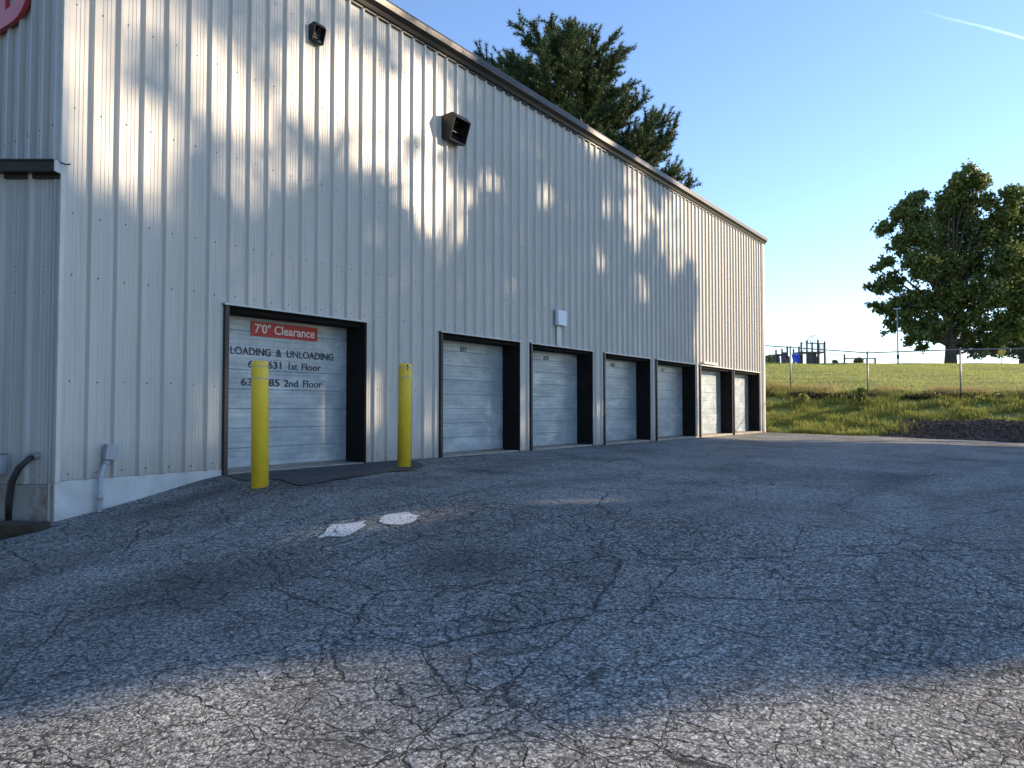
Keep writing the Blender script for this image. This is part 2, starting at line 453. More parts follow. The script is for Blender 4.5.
def screw(mb, mp, y, x, z, r=.011, mi=1):
    n = 6
    ring = [mp(y + r * math.cos(2 * math.pi * k / n), x, z + r * math.sin(2 * math.pi * k / n)) for k in range(n)]
    top = [mp(y + .6 * r * math.cos(2 * math.pi * k / n), x + .006, z + .6 * r * math.sin(2 * math.pi * k / n)) for k in range(n)]
    mb.add(ring + top, [(k, (k + 1) % n, (k + 1) % n + n, k + n) for k in range(n)] + [tuple(range(n, 2 * n))], mi)

wh = empty('warehouse', (0, 0, 0))
tag(wh, 'long storage building with white ribbed metal siding and a row of seven garage doors', 'building')
DOORS = [(2.10, 4.71), (6.57, 9.14), (9.56, 12.30), (12.90, 15.64), (16.06, 19.01), (19.46, 22.54), (22.73, 25.69)]
mpX = lambda y, x, z: (x, y, z)
mb = MB(); Z0 = .045
sheet(mb, .03, LEN - .03, DH + .03, EAVE + .02, mpX)
prev = .03
for a, b in DOORS + [(LEN - .03, 0)]:
    if a - prev > .02: sheet(mb, prev, a, Z0 if prev < 2 else -.02, DH + .03, mpX)
    prev = b
# screws: rows at girts, plus the lap seams every third rib
for row, z in enumerate((.12, 1.15, 2.35, 3.05, 4.25, 5.45, 6.65)):
    k = 0; y = OFF + .152 - .05
    while y < LEN - .1:
        if z < DH + .05 and any(a - .05 < y < b + .05 for a, b in DOORS): pass
        else:
            screw(mb, mpX, y + random.uniform(-.012, .012), .001, z + random.uniform(-.012, .012))
        y += PITCH
y = OFF + 2 * PITCH
while y < LEN:
    for k in range(13):
        z = .5 + k * .58 + .1 * math.sin(y * 7)
        if z < EAVE - .1 and not (z < DH + .1 and any(a - .05 < y < b + .05 for a, b in DOORS)):
            screw(mb, mpX, y + .03, .012, z, .008)
    y += PITCH * 3
mb.build('siding', [M_SIDE, M_SCREW], wh, fix=False)
# far corner and near corner trims
mb = MB(); mb.box(-.06, RH + .008, -.012, .035, Z0 - .01, EAVE)
mb.build('corner_trim', M_TRIMW, wh, bevel=.003)
mb = MB(); mb.box(-.08, RH + .010, LEN - .16, LEN + .02, -.08, EAVE)
mb.build('corner_trim', M_TRIMW, wh, bevel=.003)
# end wall above the annex (faces -Y); its sheet runs from the corner to the far side, gable top
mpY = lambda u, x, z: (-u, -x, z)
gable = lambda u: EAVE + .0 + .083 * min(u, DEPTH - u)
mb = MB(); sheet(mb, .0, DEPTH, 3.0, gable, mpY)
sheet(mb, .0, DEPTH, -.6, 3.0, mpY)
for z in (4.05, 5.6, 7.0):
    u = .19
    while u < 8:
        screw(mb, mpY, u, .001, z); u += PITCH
mb.build('end_wall', [M_SIDE_SHADE, M_SCREW], wh, fix=False)
mb = MB()
mb.box(-DEPTH, 0, LEN, LEN + .02, -.5, EAVE + .0)
mb.prism([(-DEPTH, EAVE), (0, EAVE), (-DEPTH / 2, EAVE + .083 * DEPTH / 2)], 'y', LEN, LEN + .02)
mb.box(-DEPTH - .02, -DEPTH, 0, LEN, -.5, EAVE)
mb.build('rear_wall', M_SIDE_SHADE, wh)
# roof
mb = MB()
for sgn in (0, 1):
    xa, xb = (.10, -DEPTH / 2) if not sgn else (-DEPTH - .1, -DEPTH / 2)
    za = EAVE + .10; zb = za + .083 * DEPTH / 2
    mb.add([(xa, -.08, za), (xb, -.08, zb), (xb, LEN + .08, zb), (xa, LEN + .08, za),
            (xa, -.08, za + .05), (xb, -.08, zb + .05), (xb, LEN + .08, zb + .05), (xa, LEN + .08, za + .05)],
           [(0, 1, 2, 3), (4, 5, 6, 7), (0, 1, 5, 4), (1, 2, 6, 5), (2, 3, 7, 6), (3, 0, 4, 7)])
mb.build('roof', M_ROOF, wh)
# eave fascia: sculpted gutter profile (x, z)
mb = MB()
prof = [(.034, EAVE - .10), (.075, EAVE - .09), (.10, EAVE - .03), (.165, EAVE + .03), (.172, EAVE + .13), (.150, EAVE + .15), (.145, EAVE + .18), (.0, EAVE + .18), (.0, EAVE - .02), (.034, EAVE - .02)]
y = -.10
while y < LEN + .1:
    y2 = min(y + 3.05, LEN + .12)
    mb.prism(prof, 'y', y, y2 - .004, 0)
    y = y2
mb.build('eave_gutter', M_BRONZE2, wh)
mb = MB(); mb.box(.001, .045, .02, LEN - .02, EAVE - .13, EAVE - .085)
mb.build('eave_trim', M_BRONZE, wh)
# rake trim on the end wall
mb = MB()
for u0, u1 in ((0, DEPTH / 2), (DEPTH / 2, DEPTH)):
    za, zb = gable(u0), gable(u1)
    mb.add([(-u0, -.12, za - .1), (-u1, -.12, zb - .1), (-u1, -.12, zb + .2), (-u0, -.12, za + .2),
            (-u0, -.0, za - .1), (-u1, -.0, zb - .1), (-u1, -.0, zb + .2), (-u0, -.0, za + .2)],
           [(0, 1, 2, 3), (4, 5, 6, 7), (0, 1, 5, 4), (1, 2, 6, 5), (2, 3, 7, 6), (3, 0, 4, 7)])
mb.build('rake_trim', M_BRONZE, wh)
# foundation
mb = MB()
mb.box(-.25, .012, .0, 2.10, -1.1, Z0 - .004)
mb.build('foundation', M_CONCW, wh, bevel=.006)
mb = MB(); prev = 4.71
for a, b in DOORS[1:] + [(LEN, 0)]:
    mb = MB(); mb.box(-.25, .004, prev + .002, a - .002, -.5, -.024); prev = b
    mb.build('foundation', M_SILL, wh)

# ---- garage doors
def door_panel_mesh(y0, y1):
    """section profile in z, extruded along y"""
    prof = []; sec = .277; z = .012
    while z < 2.16:
        zt = min(z + sec, 2.165)
        prof += [(z, -.012), (z + .008, 0)]
        for m in (.075, .155, .225):
            if z + m + .02 < zt: prof += [(z + m, 0), (z + m + .004, .003), (z + m + .012, .003), (z + m + .016, 0)]
        prof += [(zt - .008, .0), (zt, -.012)]
        z = zt + .0005
        if zt >= 2.16: break
    mb = MB(); vs = []; fs = []
    NY = 9
    for i, (z, x) in enumerate(prof):
        for j in range(NY):
            y = y0 + (y1 - y0) * j / (NY - 1)
            sag = .004 * math.sin(j * 1.7 + z * 2.2 + y0) * (1 if 0 < j < NY - 1 else 0)
            vs.append((-REC + .02 + x + sag, y, z))
    for i in range(len(prof) - 1):
        for j in range(NY - 1):
            a = i * NY + j; fs.append((a, a + 1, a + 1 + NY, a + NY))
    mb.add(vs, fs); return mb
def text(body, size_h, y0, y1, z, x, mat, parent, name='lettering', rot=(R_(90), 0, R_(90)), extrude=.002, org=None):
    cu = bpy.data.curves.new(name, 'FONT'); cu.body = body; cu.size = 1; cu.extrude = extrude; cu.resolution_u = 4; cu.offset = .012 if name == 'lettering' else 0
    tmp = bpy.data.objects.new('tmp', cu); COL.objects.link(tmp); bpy.context.view_layer.update()
    dg = bpy.context.evaluated_depsgraph_get(); me = bpy.data.meshes.new_from_object(tmp.evaluated_get(dg))
    bpy.data.objects.remove(tmp)
    co = np.empty(len(me.vertices) * 3); me.vertices.foreach_get('co', co); co = co.reshape(-1, 3)
    w = co[:, 0].max() - co[:, 0].min()
    co[:, 0] = (co[:, 0] - co[:, 0].min()) * ((y1 - y0) / w)
    co[:, 1] = co[:, 1] * (size_h / .69)
    me.vertices.foreach_set('co', co.ravel()); me.update()
    o = link(name, me, mat, parent)
    o.location = org if org else (x, y0, z); o.rotation_euler = rot
    return o
px = -REC + .026
for i, (a, b) in enumerate(DOORS):
    d = empty('garage_door'); d.parent = wh
    # frame channels each side, near-black header painted for the shadow gap, and drip flashing
    for s, (u, w) in enumerate(((a + .001, a + .062), (b - .045, b - .001))):
        m = MB(); m.box(-REC - .02, RH + .006, u, w, -.12, DH + .0)
        m.build('door_jamb', M_JAMB_SHADE if s else M_BRONZE, d, bevel=.002)
    m = MB(); m.box(-REC - .02, -.02, a + .063, b - .046, DH - .085, DH)
    m.box(-.02, RH + .004, a + .063, b - .046, DH - .03, DH)
    m.build('door_header', M_JAMB_SHADE, d)
    m = MB(); m.box(-.02, RH + .035, a - .03, b + .03, DH + .002, DH + .018)
    m.box(RH + .025, RH + .036, a - .03, b + .03, DH - .012, DH + .002)
    m.build('drip_flashing', M_TRIMW, d)
    door_panel_mesh(a + .05, b - .03).build('door_panel', M_DOOR, d, fix=False)
    m = MB(); m.box(-REC + .0, -REC + .045, a + .063, b - .046, -.012, .016)
    m.build('bottom_seal', M_STEELD, d)
    m = MB(); m.box(-REC - .1, .05, a + .063, b - .046, -.25, -.014)
    m.build('door_sill', M_SILL, d)
    if i == 0:
        s = MB(); s.box(px, px + .006, 2.81, 4.04, 1.895, 2.105); s = s.build('clearance_sign', M_RED, d)
        text("7'0\" Clearance", .125, 2.87, 3.98, 1.945, px + .007, M_WTXT, s)
        text('LOADING  &  UNLOADING', .107, 2.475, 4.375, 1.615, px, M_BTXT, d)
        text('601-631', .104, 2.769, 3.355, 1.435, px, M_BTXT, d)
        text('1st', .104, 3.492, 3.661, 1.435, px, M_BTXT, d)
        text('Floor', .104, 3.738, 4.125, 1.435, px, M_BTXT, d)
        text('633-685', .104, 2.655, 3.326, 1.175, px, M_BTXT, d)
        text('2nd', .104, 3.407, 3.67, 1.175, px, M_BTXT, d)
        text('Floor', .104, 3.767, 4.146, 1.175, px, M_BTXT, d)
    elif i < 5:
        wv = (b - a)
        text(('627', '625', '623', '621')[i - 1], .085, a + wv * .42, a + wv * .50, 1.97, px, M_BTXT, d)
    if i == 5:
        m = MB(); m.box(RH + .002, RH + .10, a + .1, a + 1.3, DH + .05, DH + .12); m.build('wall_shelf_light', M_TRIMW, d)

# ---- vents, box and conduit on the long wall
def vent_hood(y0, y1, zc, hh, dep, mat, nm='vent_hood'):
    e = empty(nm); e.parent = wh
    zt = zc + hh / 2; zb = zc - hh / 2
    out = [(.0, zt - .02), (dep * .75, zt), (dep, zt - hh * .22), (dep * .62, zb + .01), (dep * .5, zb), (0, zb + .05)]
    m = MB()
    th_ = .012
    # side cheeks
    m.prism(out, 'y', y0, y0 + th_); m.prism(out, 'y', y1 - th_, y1)
    # top, upper lip, bottom lip
    def plate(p, q):
        n = Vector((q[1] - p[1], 0, -(q[0] - p[0]))).normalized() * th_
        y0_, y1_ = y0 + th_, y1 - th_
        m.add([(p[0], y0_, p[1]), (q[0], y0_, q[1]), (q[0], y1_, q[1]), (p[0], y1_, p[1]),
               (p[0] - n.x, y0_, p[1] - n.z), (q[0] - n.x, y0_, q[1] - n.z), (q[0] - n.x, y1_, q[1] - n.z), (p[0] - n.x, y1_, p[1] - n.z)],
              [(0, 1, 2, 3), (4, 5, 6, 7), (0, 1, 5, 4), (1, 2, 6, 5), (2, 3, 7, 6), (3, 0, 4, 7)])
    plate(out[0], out[1]); plate(out[1], out[2]); plate(out[3], out[4]); plate(out[4], out[5])
    m.build('hood_shell', mat, e)
    m = MB(); m.box(.034, .05, y0 + .013, y1 - .013, zb + .07, zt - .05)
    m.box(.05, dep * .42, y0 + .02, y1 - .02, zb + hh * .42, zb + hh * .42 + .008)
    m.build('damper', M_BLACK, e)
    return e
vent_hood(6.62, 7.08, 6.00, .48, .33, M_BRONZE)
vent_hood(3.50, 3.72, 6.50, .27, .15, M_BRONZE)
e = empty('wall_box'); e.parent = wh
m = MB(); m.box(RH + .002, .13, 10.55, 10.93, 2.72, 3.06); m.build('box_cover', M_LAMP, e, bevel=.01)
m = MB(); m.box(RH + .002, .045, 10.53, 10.95, 2.70, 3.08); m.build('back_plate', M_BOXG, e)
m = MB(); m.box(RH + .001, RH + .012, 10.62, 10.80, DH + .03, 2.695); m.build('cover_strip', M_TRIMW, e)  # last piece: thin strip added to stand for pale discoloured siding
e = empty('conduit'); e.parent = wh
m = MB(); gz = lh(.12, .48)
m.tube([(.085, .46, gz - .2), (.085, .46, -.05), (.085, .465, .05), (.075, .50, .16), (.07, .53, .21)], .030, 12); m.build('pipe', M_PLAST, e, smooth=True)
m = MB(); m.tube([(.085, .46, -.20), (.085, .46, -.13)], .036, 12); m.build('collar', M_PLAST, e, smooth=True)
m = MB(); m.tube([(.07, .53, .20), (.068, .545, .24)], .036, 12); m.build('collar', M_PLAST, e, smooth=True)
m = MB(); m.box(.034, .12, .51, .64, .25, .43, rot=Matrix.Rotation(R_(-8), 3, 'X')); m.build('junction_box', M_BOXG, e, bevel=.008)

# ---- annex with angled wall
an = empty('annex'); an.parent = wh
ANL = 6.0
mpA = lambda u, x, z: tuple(Vector((0, 0, z)) - AR * u - AF * x)
AZ = 3.46
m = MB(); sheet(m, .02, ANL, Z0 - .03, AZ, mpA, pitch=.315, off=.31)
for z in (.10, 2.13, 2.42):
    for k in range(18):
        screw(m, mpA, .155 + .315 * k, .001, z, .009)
m.build('annex_siding', [M_SIDE_SHADE, M_SCREW], an, fix=False)
P0 = Vector((0, 0, 0)); P1 = -AR * ANL; P2 = Vector((P1.x, 0, 0))
m = MB()
m.add([(p.x, p.y, z) for p, z in ((P0, AZ + .10), (P1, AZ + .10), (P2, AZ + .55), (Vector((-.05, 0, 0)), AZ + .12))] +
      [(p.x, p.y, z) for p, z in ((P0, AZ + .02), (P1, AZ + .02), (P2, AZ + .47), (Vector((-.05, 0, 0)), AZ + .04))],
      [(0, 1, 2, 3), (4, 5, 6, 7), (0, 1, 5, 4), (1, 2, 6, 5), (2, 3, 7, 6), (3, 0, 4, 7)])
m.build('annex_roof', M_BRONZE, an)
def boxA(m, u0, u1, d0, d1, z0, z1, mi=0):
    vs = [Vector((0, 0, z)) - AR * u - AF * d for u in (u0, u1) for d in (d0, d1) for z in (z0, z1)]
    m.add(vs, [(0, 1, 3, 2), (4, 6, 7, 5), (0, 4, 5, 1), (2, 3, 7, 6), (0, 2, 6, 4), (1, 5, 7, 3)], mi)
m = MB(); boxA(m, -.02, ANL, .034, .15, AZ - .01, AZ + .10); boxA(m, -.02, ANL, .034, .165, AZ + .10, AZ + .12); boxA(m, -.015, ANL, .0, .034, AZ - .06, AZ + .125)
g = m.build('annex_gutter', M_BRONZE2, an)
m = MB(); boxA(m, -.035, -.022, .02, .15, AZ - .01, AZ + .115); boxA(m, .02, .12, .06, .10, AZ + .121, AZ + .14); m.build('end_cap', M_TRIMW, g)
m = MB(); m.tube([tuple(Vector((0, 0, AZ + .115)) + AR * .03 - AF * .06), tuple(Vector((0, 0, AZ + .09)) + AR * .10 - AF * .05), tuple(Vector((0, 0, AZ + .10)) + AR * .14 - AF * .04)], .008, 6); m.build('cable_stub', M_BLACK, g)
m = MB(); boxA(m, -.003, ANL, -.3, .012, -1.3, Z0 - .035); m.build('annex_foundation', M_CONCG, an, bevel=.006)
m = MB(); m.add([(P1.x, P1.y, -1), (P2.x, P2.y, -1), (P2.x, P2.y, AZ + .5), (P1.x, P1.y, AZ)], [(0, 1, 2, 3)]); m.build('annex_side', M_SIDE_SHADE, an)
# electric box and black pipe on the annex
m = MB(); boxA(m, .49, .75, .035, .16, .13, .34); e = m.build('electric_box', M_BOXG, an, bevel=.008)
m = MB(); boxA(m, .485, .76, .033, .17, .342, .352); m.build('box_lid', M_STEELD, e)
q = lambda u, d, z: tuple(Vector((0, 0, z)) - AR * u - AF * d)
m = MB(); m.tube([q(.57, .09, .13), q(.57, .09, .04), q(.60, .10, -.12), q(.72, .12, -.35)], .012, 8); m.build('cable', M_BLACK, e, smooth=True)
m = MB(); m.tube([q(.20, .03, .32), q(.215, .10, .30), q(.30, .14, .20), q(.37, .15, .05), q(.40, .14, -.15), q(.41, .13, -.45)], [.028, .03, .036, .038, .036, .03], 10)
e = m.build('drain_hose', M_BLACK, an, smooth=True)
m = MB(); m.tube([q(.185, .0, .33), q(.20, .07, .315)], .042, 12); m.build('pipe_flange', M_GALV, e, smooth=False)
# red raised letter on the end wall
m = MB(); xs, xe, zb, zt = -1.66, -.64, 5.45, 6.45; st = .42; y0, y1 = -.09, -.034
m.box(xs, xs + st, y0, y1, zb, zt)
no = 22; cxx = xs + st
for k in range(no):
    a0 = -math.pi / 2 + math.pi * k / no; a1 = -math.pi / 2 + math.pi * (k + 1) / no
    zc = (zb + zt) / 2; ro = (xe - cxx, (zt - zb) / 2); ri = (xe - cxx - .24, (zt - zb) / 2 - .20)
    f_ = lambda a, r: (cxx + r[0] * math.copysign(abs(math.cos(a)) ** .62, math.cos(a)), zc + r[1] * math.copysign(abs(math.sin(a)) ** .8, math.sin(a)))
    m.prism([f_(a0, ri), f_(a0, ro), f_(a1, ro), f_(a1, ri)], 'y', y0, y1)
m.build('wall_letter', M_REDL, wh)

# ------------------------------------------------------------------ bollards
def bollard(x, y, h, tear):
    z = lh(x, y); e = empty('bollard', (x, y, z)); r = .103
    m = MB()
    pts = [(0, 0, -.15), (0, 0, h - .05), (0, 0, h - .02), (0, 0, h - .006), (0, 0, h)]
    m.tube(pts, [r, r, r * .95, r * .80, r * .45], 40)
    m.build('sleeve', M_YEL, e, smooth=True)
    for zz in ((h - .07), (h - .22)):
        t = MB(); t.tube([(0, 0, zz - .011), (0, 0, zz + .011)], r + .0015, 40, cap=False); t.build('reflective_band', M_BAND, e, smooth=True)
    if tear:
        t = MB(); t.add([(.084 * 1.03, -.058, h - .02), (.098, -.036, h - .02), (.0985, -.036, h - .11), (.085, -.059, h - .10)], [(0, 1, 2, 3)])
        t.build('torn_notch', M_BLACK, e)
        t = MB(); t.tube([(0, 0, h - .01), (.01, 0, h + .03), (-.02, .01, h + .045)], .012, 6); t.build('torn_flap', M_TRIMW, e)
    return e
B1 = W(-3.07, 9.4); B2 = W(-1.67, 11.95)
b = bollard(B1.x, B1.y, 1.53, False); b.rotation_euler = (R_(.3), R_(-.6), 0)
tag(b, 'yellow bollard standing in front of the lettering on the nearest door', 'bollard', 'yellow bollards flanking the first door')
b = bollard(B2.x, B2.y, 1.60, True); b.rotation_euler = (0, R_(.4), 0)
tag(b, 'yellow bollard with a torn top in front of the siding between two doors', 'bollard', 'yellow bollards flanking the first door')

# ------------------------------------------------------------------ asphalt patches and paint  (outline in site metres)
o = drape('asphalt_patch', [(0.02, 2.16), (0.62, 2.09), (1.08, 2.27), (1.62, 2.13), (1.68, 2.47), (1.57, 3.0), (1.38, 3.76), (1.42, 4.23), (1.01, 5.03), (0.28, 5.69), (-0.32, 5.17), (-0.71, 4.01), (-0.46, 2.72)], M_PATCH, .006, jag=.02); tag(o, 'dark smooth asphalt patch around the yellow bollards at the first door', kind='structure')
path = [(0.02, 2.16), (0.62, 2.09), (1.08, 2.27), (1.62, 2.13), (1.68, 2.47), (1.57, 3.0), (1.38, 3.76), (1.42, 4.23), (1.01, 5.03)]
dense = []
for a_, b_ in zip(path, path[1:]):
    for q_ in range(14): dense.append(Vector((a_[0] + (b_[0] - a_[0]) * q_ / 14, a_[1] + (b_[1] - a_[1]) * q_ / 14, 0)))
rt_ = random.Random(8); vs = []; of = 0
for k_, c_ in enumerate(dense):
    nx_ = dense[min(k_ + 1, len(dense) - 1)] - dense[max(k_ - 1, 0)]; nn_ = Vector((-nx_.y, nx_.x, 0)).normalized()
    of = of * .9 + rt_.uniform(-.02, .02); wd_ = (.05 + .045 * math.sin(k_ * .21) + .03 * math.sin(k_ * .53) + rt_.uniform(-.012, .012)) * min(1, k_ / 8, (len(dense) - k_) / 10)
    wd_ = max(wd_, .006)
    for p_ in (c_ + nn_ * (of + wd_), c_ + nn_ * (of - wd_ * .6)): vs.append((p_.x, p_.y, lh(p_.x, p_.y) + .012))
m = MB(); m.add(vs, [(2 * q_, 2 * q_ + 2, 2 * q_ + 3, 2 * q_ + 1) for q_ in range(len(dense) - 1)])
tag(m.build('tar_streak', M_TAR, fix=False), 'black tar seal along the outer edge of the smooth patch', kind='structure')
m = MB(); rc = random.Random(4); ca, cb = Vector((6.05, 1.0, 0)), Vector((12.9, 5.35, 0)); cd = (cb - ca).normalized(); cnrm = Vector((-cd.y, cd.x, 0)); nn = 260; off = 0; vs = []
for k in range(nn + 1):
    c = ca.lerp(cb, k / nn); off = off * .93 + rc.uniform(-.012, .012); wv = max(.0008, .008 + .009 * math.sin(k * .31) + rc.uniform(-.006, .006)) * min(1, k / 30)
    for sg in (-1, 1):
        p = c + cnrm * (off + sg * wv); vs.append((p.x, p.y, lh(p.x, p.y) + .005))
m.add(vs, [(2 * k, 2 * k + 2, 2 * k + 3, 2 * k + 1) for k in range(nn)])
tag(m.build('asphalt_crack', M_TAR, fix=False), 'long thin dark crack running across the right half of the lot', kind='structure')
o = drape('painted_marking', [(3.57, 0.63), (3.42, 0.89), (3.34, 1.0), (3.43, 1.07), (3.54, 1.23), (3.68, 1.1), (3.75, 0.91), (3.74, 0.77), (3.63, 0.72)], M_PAINT, .007, jag=.028); tag(o, 'worn white paint patch with a ragged tip, nearer the building corner', kind='structure')
o = drape('painted_marking', [(3.63, 1.31), (3.62, 1.49), (3.72, 1.61), (3.93, 1.58), (4.03, 1.43), (3.99, 1.27), (3.88, 1.22), (3.76, 1.24)], M_PAINT, .007, jag=.024); tag(o, 'worn white oval paint patch, farther along the wall', kind='structure')
# ------------------------------------------------------------------ timber beam by the annex
m = MB()
c0 = Vector((0, 0, 0)) + AR * .12 - AF * .34; c1 = c0 - AR * 2.6
ru = random.Random(3)
vs = []; N = 14
for k in range(N + 1):
    c = c0.lerp(c1, k / N)
    for (d, z) in ((-.09, -.80), (.09, -.80), (.09, -.545), (.055, -.525), (-.07, -.52), (-.09, -.54)):
        w = c - AF * (d + ru.uniform(-.008, .008)); vs.append((w.x, w.y, z + .17 + ru.uniform(-.008, .008)))
fs = [tuple(range(6)), tuple(N * 6 + i for i in range(6))]
for k in range(N):
    for i in range(6): fs.append((k * 6 + i, k * 6 + (i + 1) % 6, (k + 1) * 6 + (i + 1) % 6, (k + 1) * 6 + i))
m.add(vs, fs)
tag(m.build('landscape_timber', M_WOOD), 'weathered dark timber lying against the stained annex foundation', 'timber')

# ------------------------------------------------------------------ foliage tools
def rand_unit(n):
    v = rng.normal(size=(n, 3)); return v / np.linalg.norm(v, axis=1)[:, None]
def leaves(name, P, size, mat, parent, aspect=.55, droop=.0):
    """one pointed, folded leaf per point"""
    n = len(P); P = np.asarray(P, float)
    d = rand_unit(n); d[:, 2] -= droop; d /= np.linalg.norm(d, axis=1)[:, None]
    s = np.cross(d, rand_unit(n)); s /= np.linalg.norm(s, axis=1)[:, None]
    L = size * rng.uniform(.65, 1.35, n)[:, None]
    a = P - d * L * .5; b = P + d * L * .5
    l = P + s * L * aspect * .5 + np.cross(d, s) * L * .08; r = P - s * L * aspect * .5 + np.cross(d, s) * L * .08
    V = np.stack([a, l, b, r], 1).reshape(-1, 3); F = np.arange(4 * n).reshape(n, 4)
    return np_mesh(name, V, F, mat, parent)
def blades(name, P, D, L, wd, mat, parent=None, bend=0.0):
    """thin triangles from P in direction D"""
    n = len(P); s = np.cross(D, rand_unit(n)); s /= np.linalg.norm(s, axis=1)[:, None]
    L = np.asarray(L).reshape(-1, 1)
    V = np.stack([P - s * wd, P + s * wd, P + D * L], 1).reshape(-1, 3)
    return np_mesh(name, V, np.arange(3 * n).reshape(n, 3), mat, parent, nper=3)
def limbs(name, base, segs, parent):
    m = MB()
    for pts, rad in segs: m.tube(pts, rad, 8)
    return m.build(name, M_BARK, parent, smooth=True, fix=False)
def branch_path(a, b, n=6, wob=.25, lift=.0, rr=random):
    a = Vector(a); b = Vector(b); out = []
    for k in range(n + 1):
        t = k / n; p = a.lerp(b, t) + Vector((0, 0, lift * math.sin(math.pi * t)))
        if 0 < k < n: p += Vector((rr.uniform(-wob, wob), rr.uniform(-wob, wob), rr.uniform(-wob, wob))) * .6
        out.append(tuple(p))
    return out

# ------------------------------------------------------------------ shade trees off to the right
# shade pattern on the plane of the long wall: (s along wall, h above sill)
LIT = [ (4.85, .9, .16, .55, .9), (6.35, .65, .14, .5, .85), (1.95, .95, .13, .5, .8), (-2.67, -2.06, .36, .16, .97), (-2.33, -2.45, 0.18, .11, .95), (9.3, .7, .12, .5, .7), (12.6, .8, .12, .5, .6), (16.4, .5, .2, .5, .6), (11.5, .6, .12, .3, .8),
 # s, h, rs, rh, strength  (openings between the crowns)
 (0.15, 4.61, 0.2, 1.39, 0.97), (0.47, 4.15, 0.18, 0.79, 0.9), (0.94, 4.1, 0.39, 0.62, 0.95), (0.79, 5.6, 0.16, 0.38, 0.8), (1.83, 5.27, 0.3, 0.52, 0.65), (2.52, 4.95, 0.39, 0.48, 0.7), (2.39, 4.06, 0.31, 0.3, 0.6), (3.69, 5.77, 0.67, 0.63, 0.85), (4.76, 6.13, 0.74, 0.55, 0.85), (4.95, 5.4, 0.72, 0.54, 0.7), (6.17, 6.32, 0.73, 0.71, 0.9), (6.02, 4.72, 0.4, 0.53, 0.6), (6.73, 4.29, 0.58, 0.6, 0.9), (7.28, 4.97, 0.25, 0.31, 0.6), (8.09, 5.35, 0.29, 0.26, 0.6), (10.17, 5.54, 0.36, 0.27, 0.65), (14.81, 6.38, 0.85, 1.04, 0.85), (12.62, 4.5, 0.4, 0.27, 0.6), (15.02, 4.12, 0.49, 0.36, 0.6), (17.55, 6.07, 1.26, 0.93, 0.85), (19.06, 6.78, 1.03, 0.52, 0.6), (13.09, 6.02, 0.36, 0.34, 0.4), (16.07, 6.39, 0.53, 0.39, 0.5), (17.17, 4.83, 0.45, 0.37, 0.5), (1.3, 5.99, 0.22, 0.34, 0.35), (3.06, 4.26, 0.39, 0.32, 0.25),
]
EDGE = [(-4.67, -9.15), (-4.61, -9.3), (-4.52, -9.12), (-4.37, -8.72), (-4.26, -8.5), (-4.18, -8.56), (-4.12, -8.72), (-4.0, -8.83), (-3.91, -8.84), (-3.75, -8.45), (-3.54, -7.87), (-3.35, -7.48), (-3.18, -7.32), (-3.08, -7.31), (-3.06, -7.55), (-3.03, -7.72), (-2.98, -7.88), (-1.8, -8.2), (0, -7.6), (3, -7.0), (6, -6.0), (7, -4.5), (8, -3)]
EDGE = [(a, b - (.35 if a < -4.3 else (.3 if a < -3.9 else (-.1 if -3.3 < a < -3.0 else 0)))) for a, b in EDGE]
EH = np.array([e[0] for e in EDGE]); ES = np.array([e[1] for e in EDGE])
REDGE = [(-6, 7), (-4.32, 12.97), (-2.82, 15.12), (-1.95, 16.0), (-1.25, 16.07), (-0.2, 18.9), (0.5, 19.2), (2, 19.0), (3, 18.9), (4.5, 19.3), (6, 18.8), (7, 17.5), (9, 15)]
RHh = np.array([e[0] for e in REDGE]); RS = np.array([e[1] for e in REDGE])
def shade_p(s, h):
    p = np.ones_like(s)
    left = np.interp(h, EH, ES); right = np.interp(h, RHh, RS)
    p *= npclip((s - left) / .15 + .5); p *= npclip((right - s) / .3 + .5)
    top = 8.1 + .5 * np.sin(s * .9) + .35 * np.sin(s * 2.3 + 1)
    p *= npclip((top - h) / .5)
    p *= 1 - .64 * npclip((h - 4.1 - .25 * np.sin(s * 1.7)) / .5) * npclip((7.8 - s) / 1.0) * npclip((s + 1) / .5)
    for (a, b, ra, rb, st) in LIT:
        st = min(.98, st * .35 + .66); ra *= 1.12; rb *= 1.12
        d = ((s - a) / ra) ** 2 + ((h - b) / rb) ** 2
        d = d * (1 + .35 * np.sin(s * 5.1 + h * 3.3) * np.cos(h * 4.7 - s * 2.9))
        p *= 1 - st * npclip((1.25 - d) / .5)
    return p
TREES = [(-3.6, 29.5), (.6, 31.5), (4.6, 30.0), (8.4, 33.5), (11.6, 37.0)]
tq = np.array([t[0] for t in TREES]); tt = np.array([t[1] for t in TREES])
N = 120000
s = rng.uniform(-9, 20.5, N); h = rng.uniform(-5.6, 8.9, N)
p = shade_p(s, h); keep = rng.random(N) < p; s = s[keep]; h = h[keep]
q_ = s / (PQ.y + PQ.x * 0 + 0 * s) if False else s * PQ.y          # q of wall point (0, s)
tw = s * SD.y
k = np.argmin(np.abs(q_[:, None] + rng.normal(0, .55, len(s))[:, None] - tq[None, :]), axis=1)
dq = (q_ - tq[k])
zt = h + (tt[k] - tw) * TAN
bell = np.sqrt(np.clip(1 - (dq / 3.6) ** 2, .15, 1)) * np.clip(1.15 - np.abs(zt - 8.5) / 11, .35, 1)
dt = rng.uniform(-1, 1, len(s)) * 3.0 * bell
T = tt[k] + dt; z = h + (T - tw) * TAN
P = np.stack([SD.x * T + PQ.x * q_, SD.y * T + PQ.y * q_, z], 1)
g0 = terr_h(P[:, 0], P[:, 1])
ok = (P[:, 2] > g0 + 1.9 + .6 * np.sin(P[:, 0] * 2.1) * np.cos(P[:, 1] * 1.7))
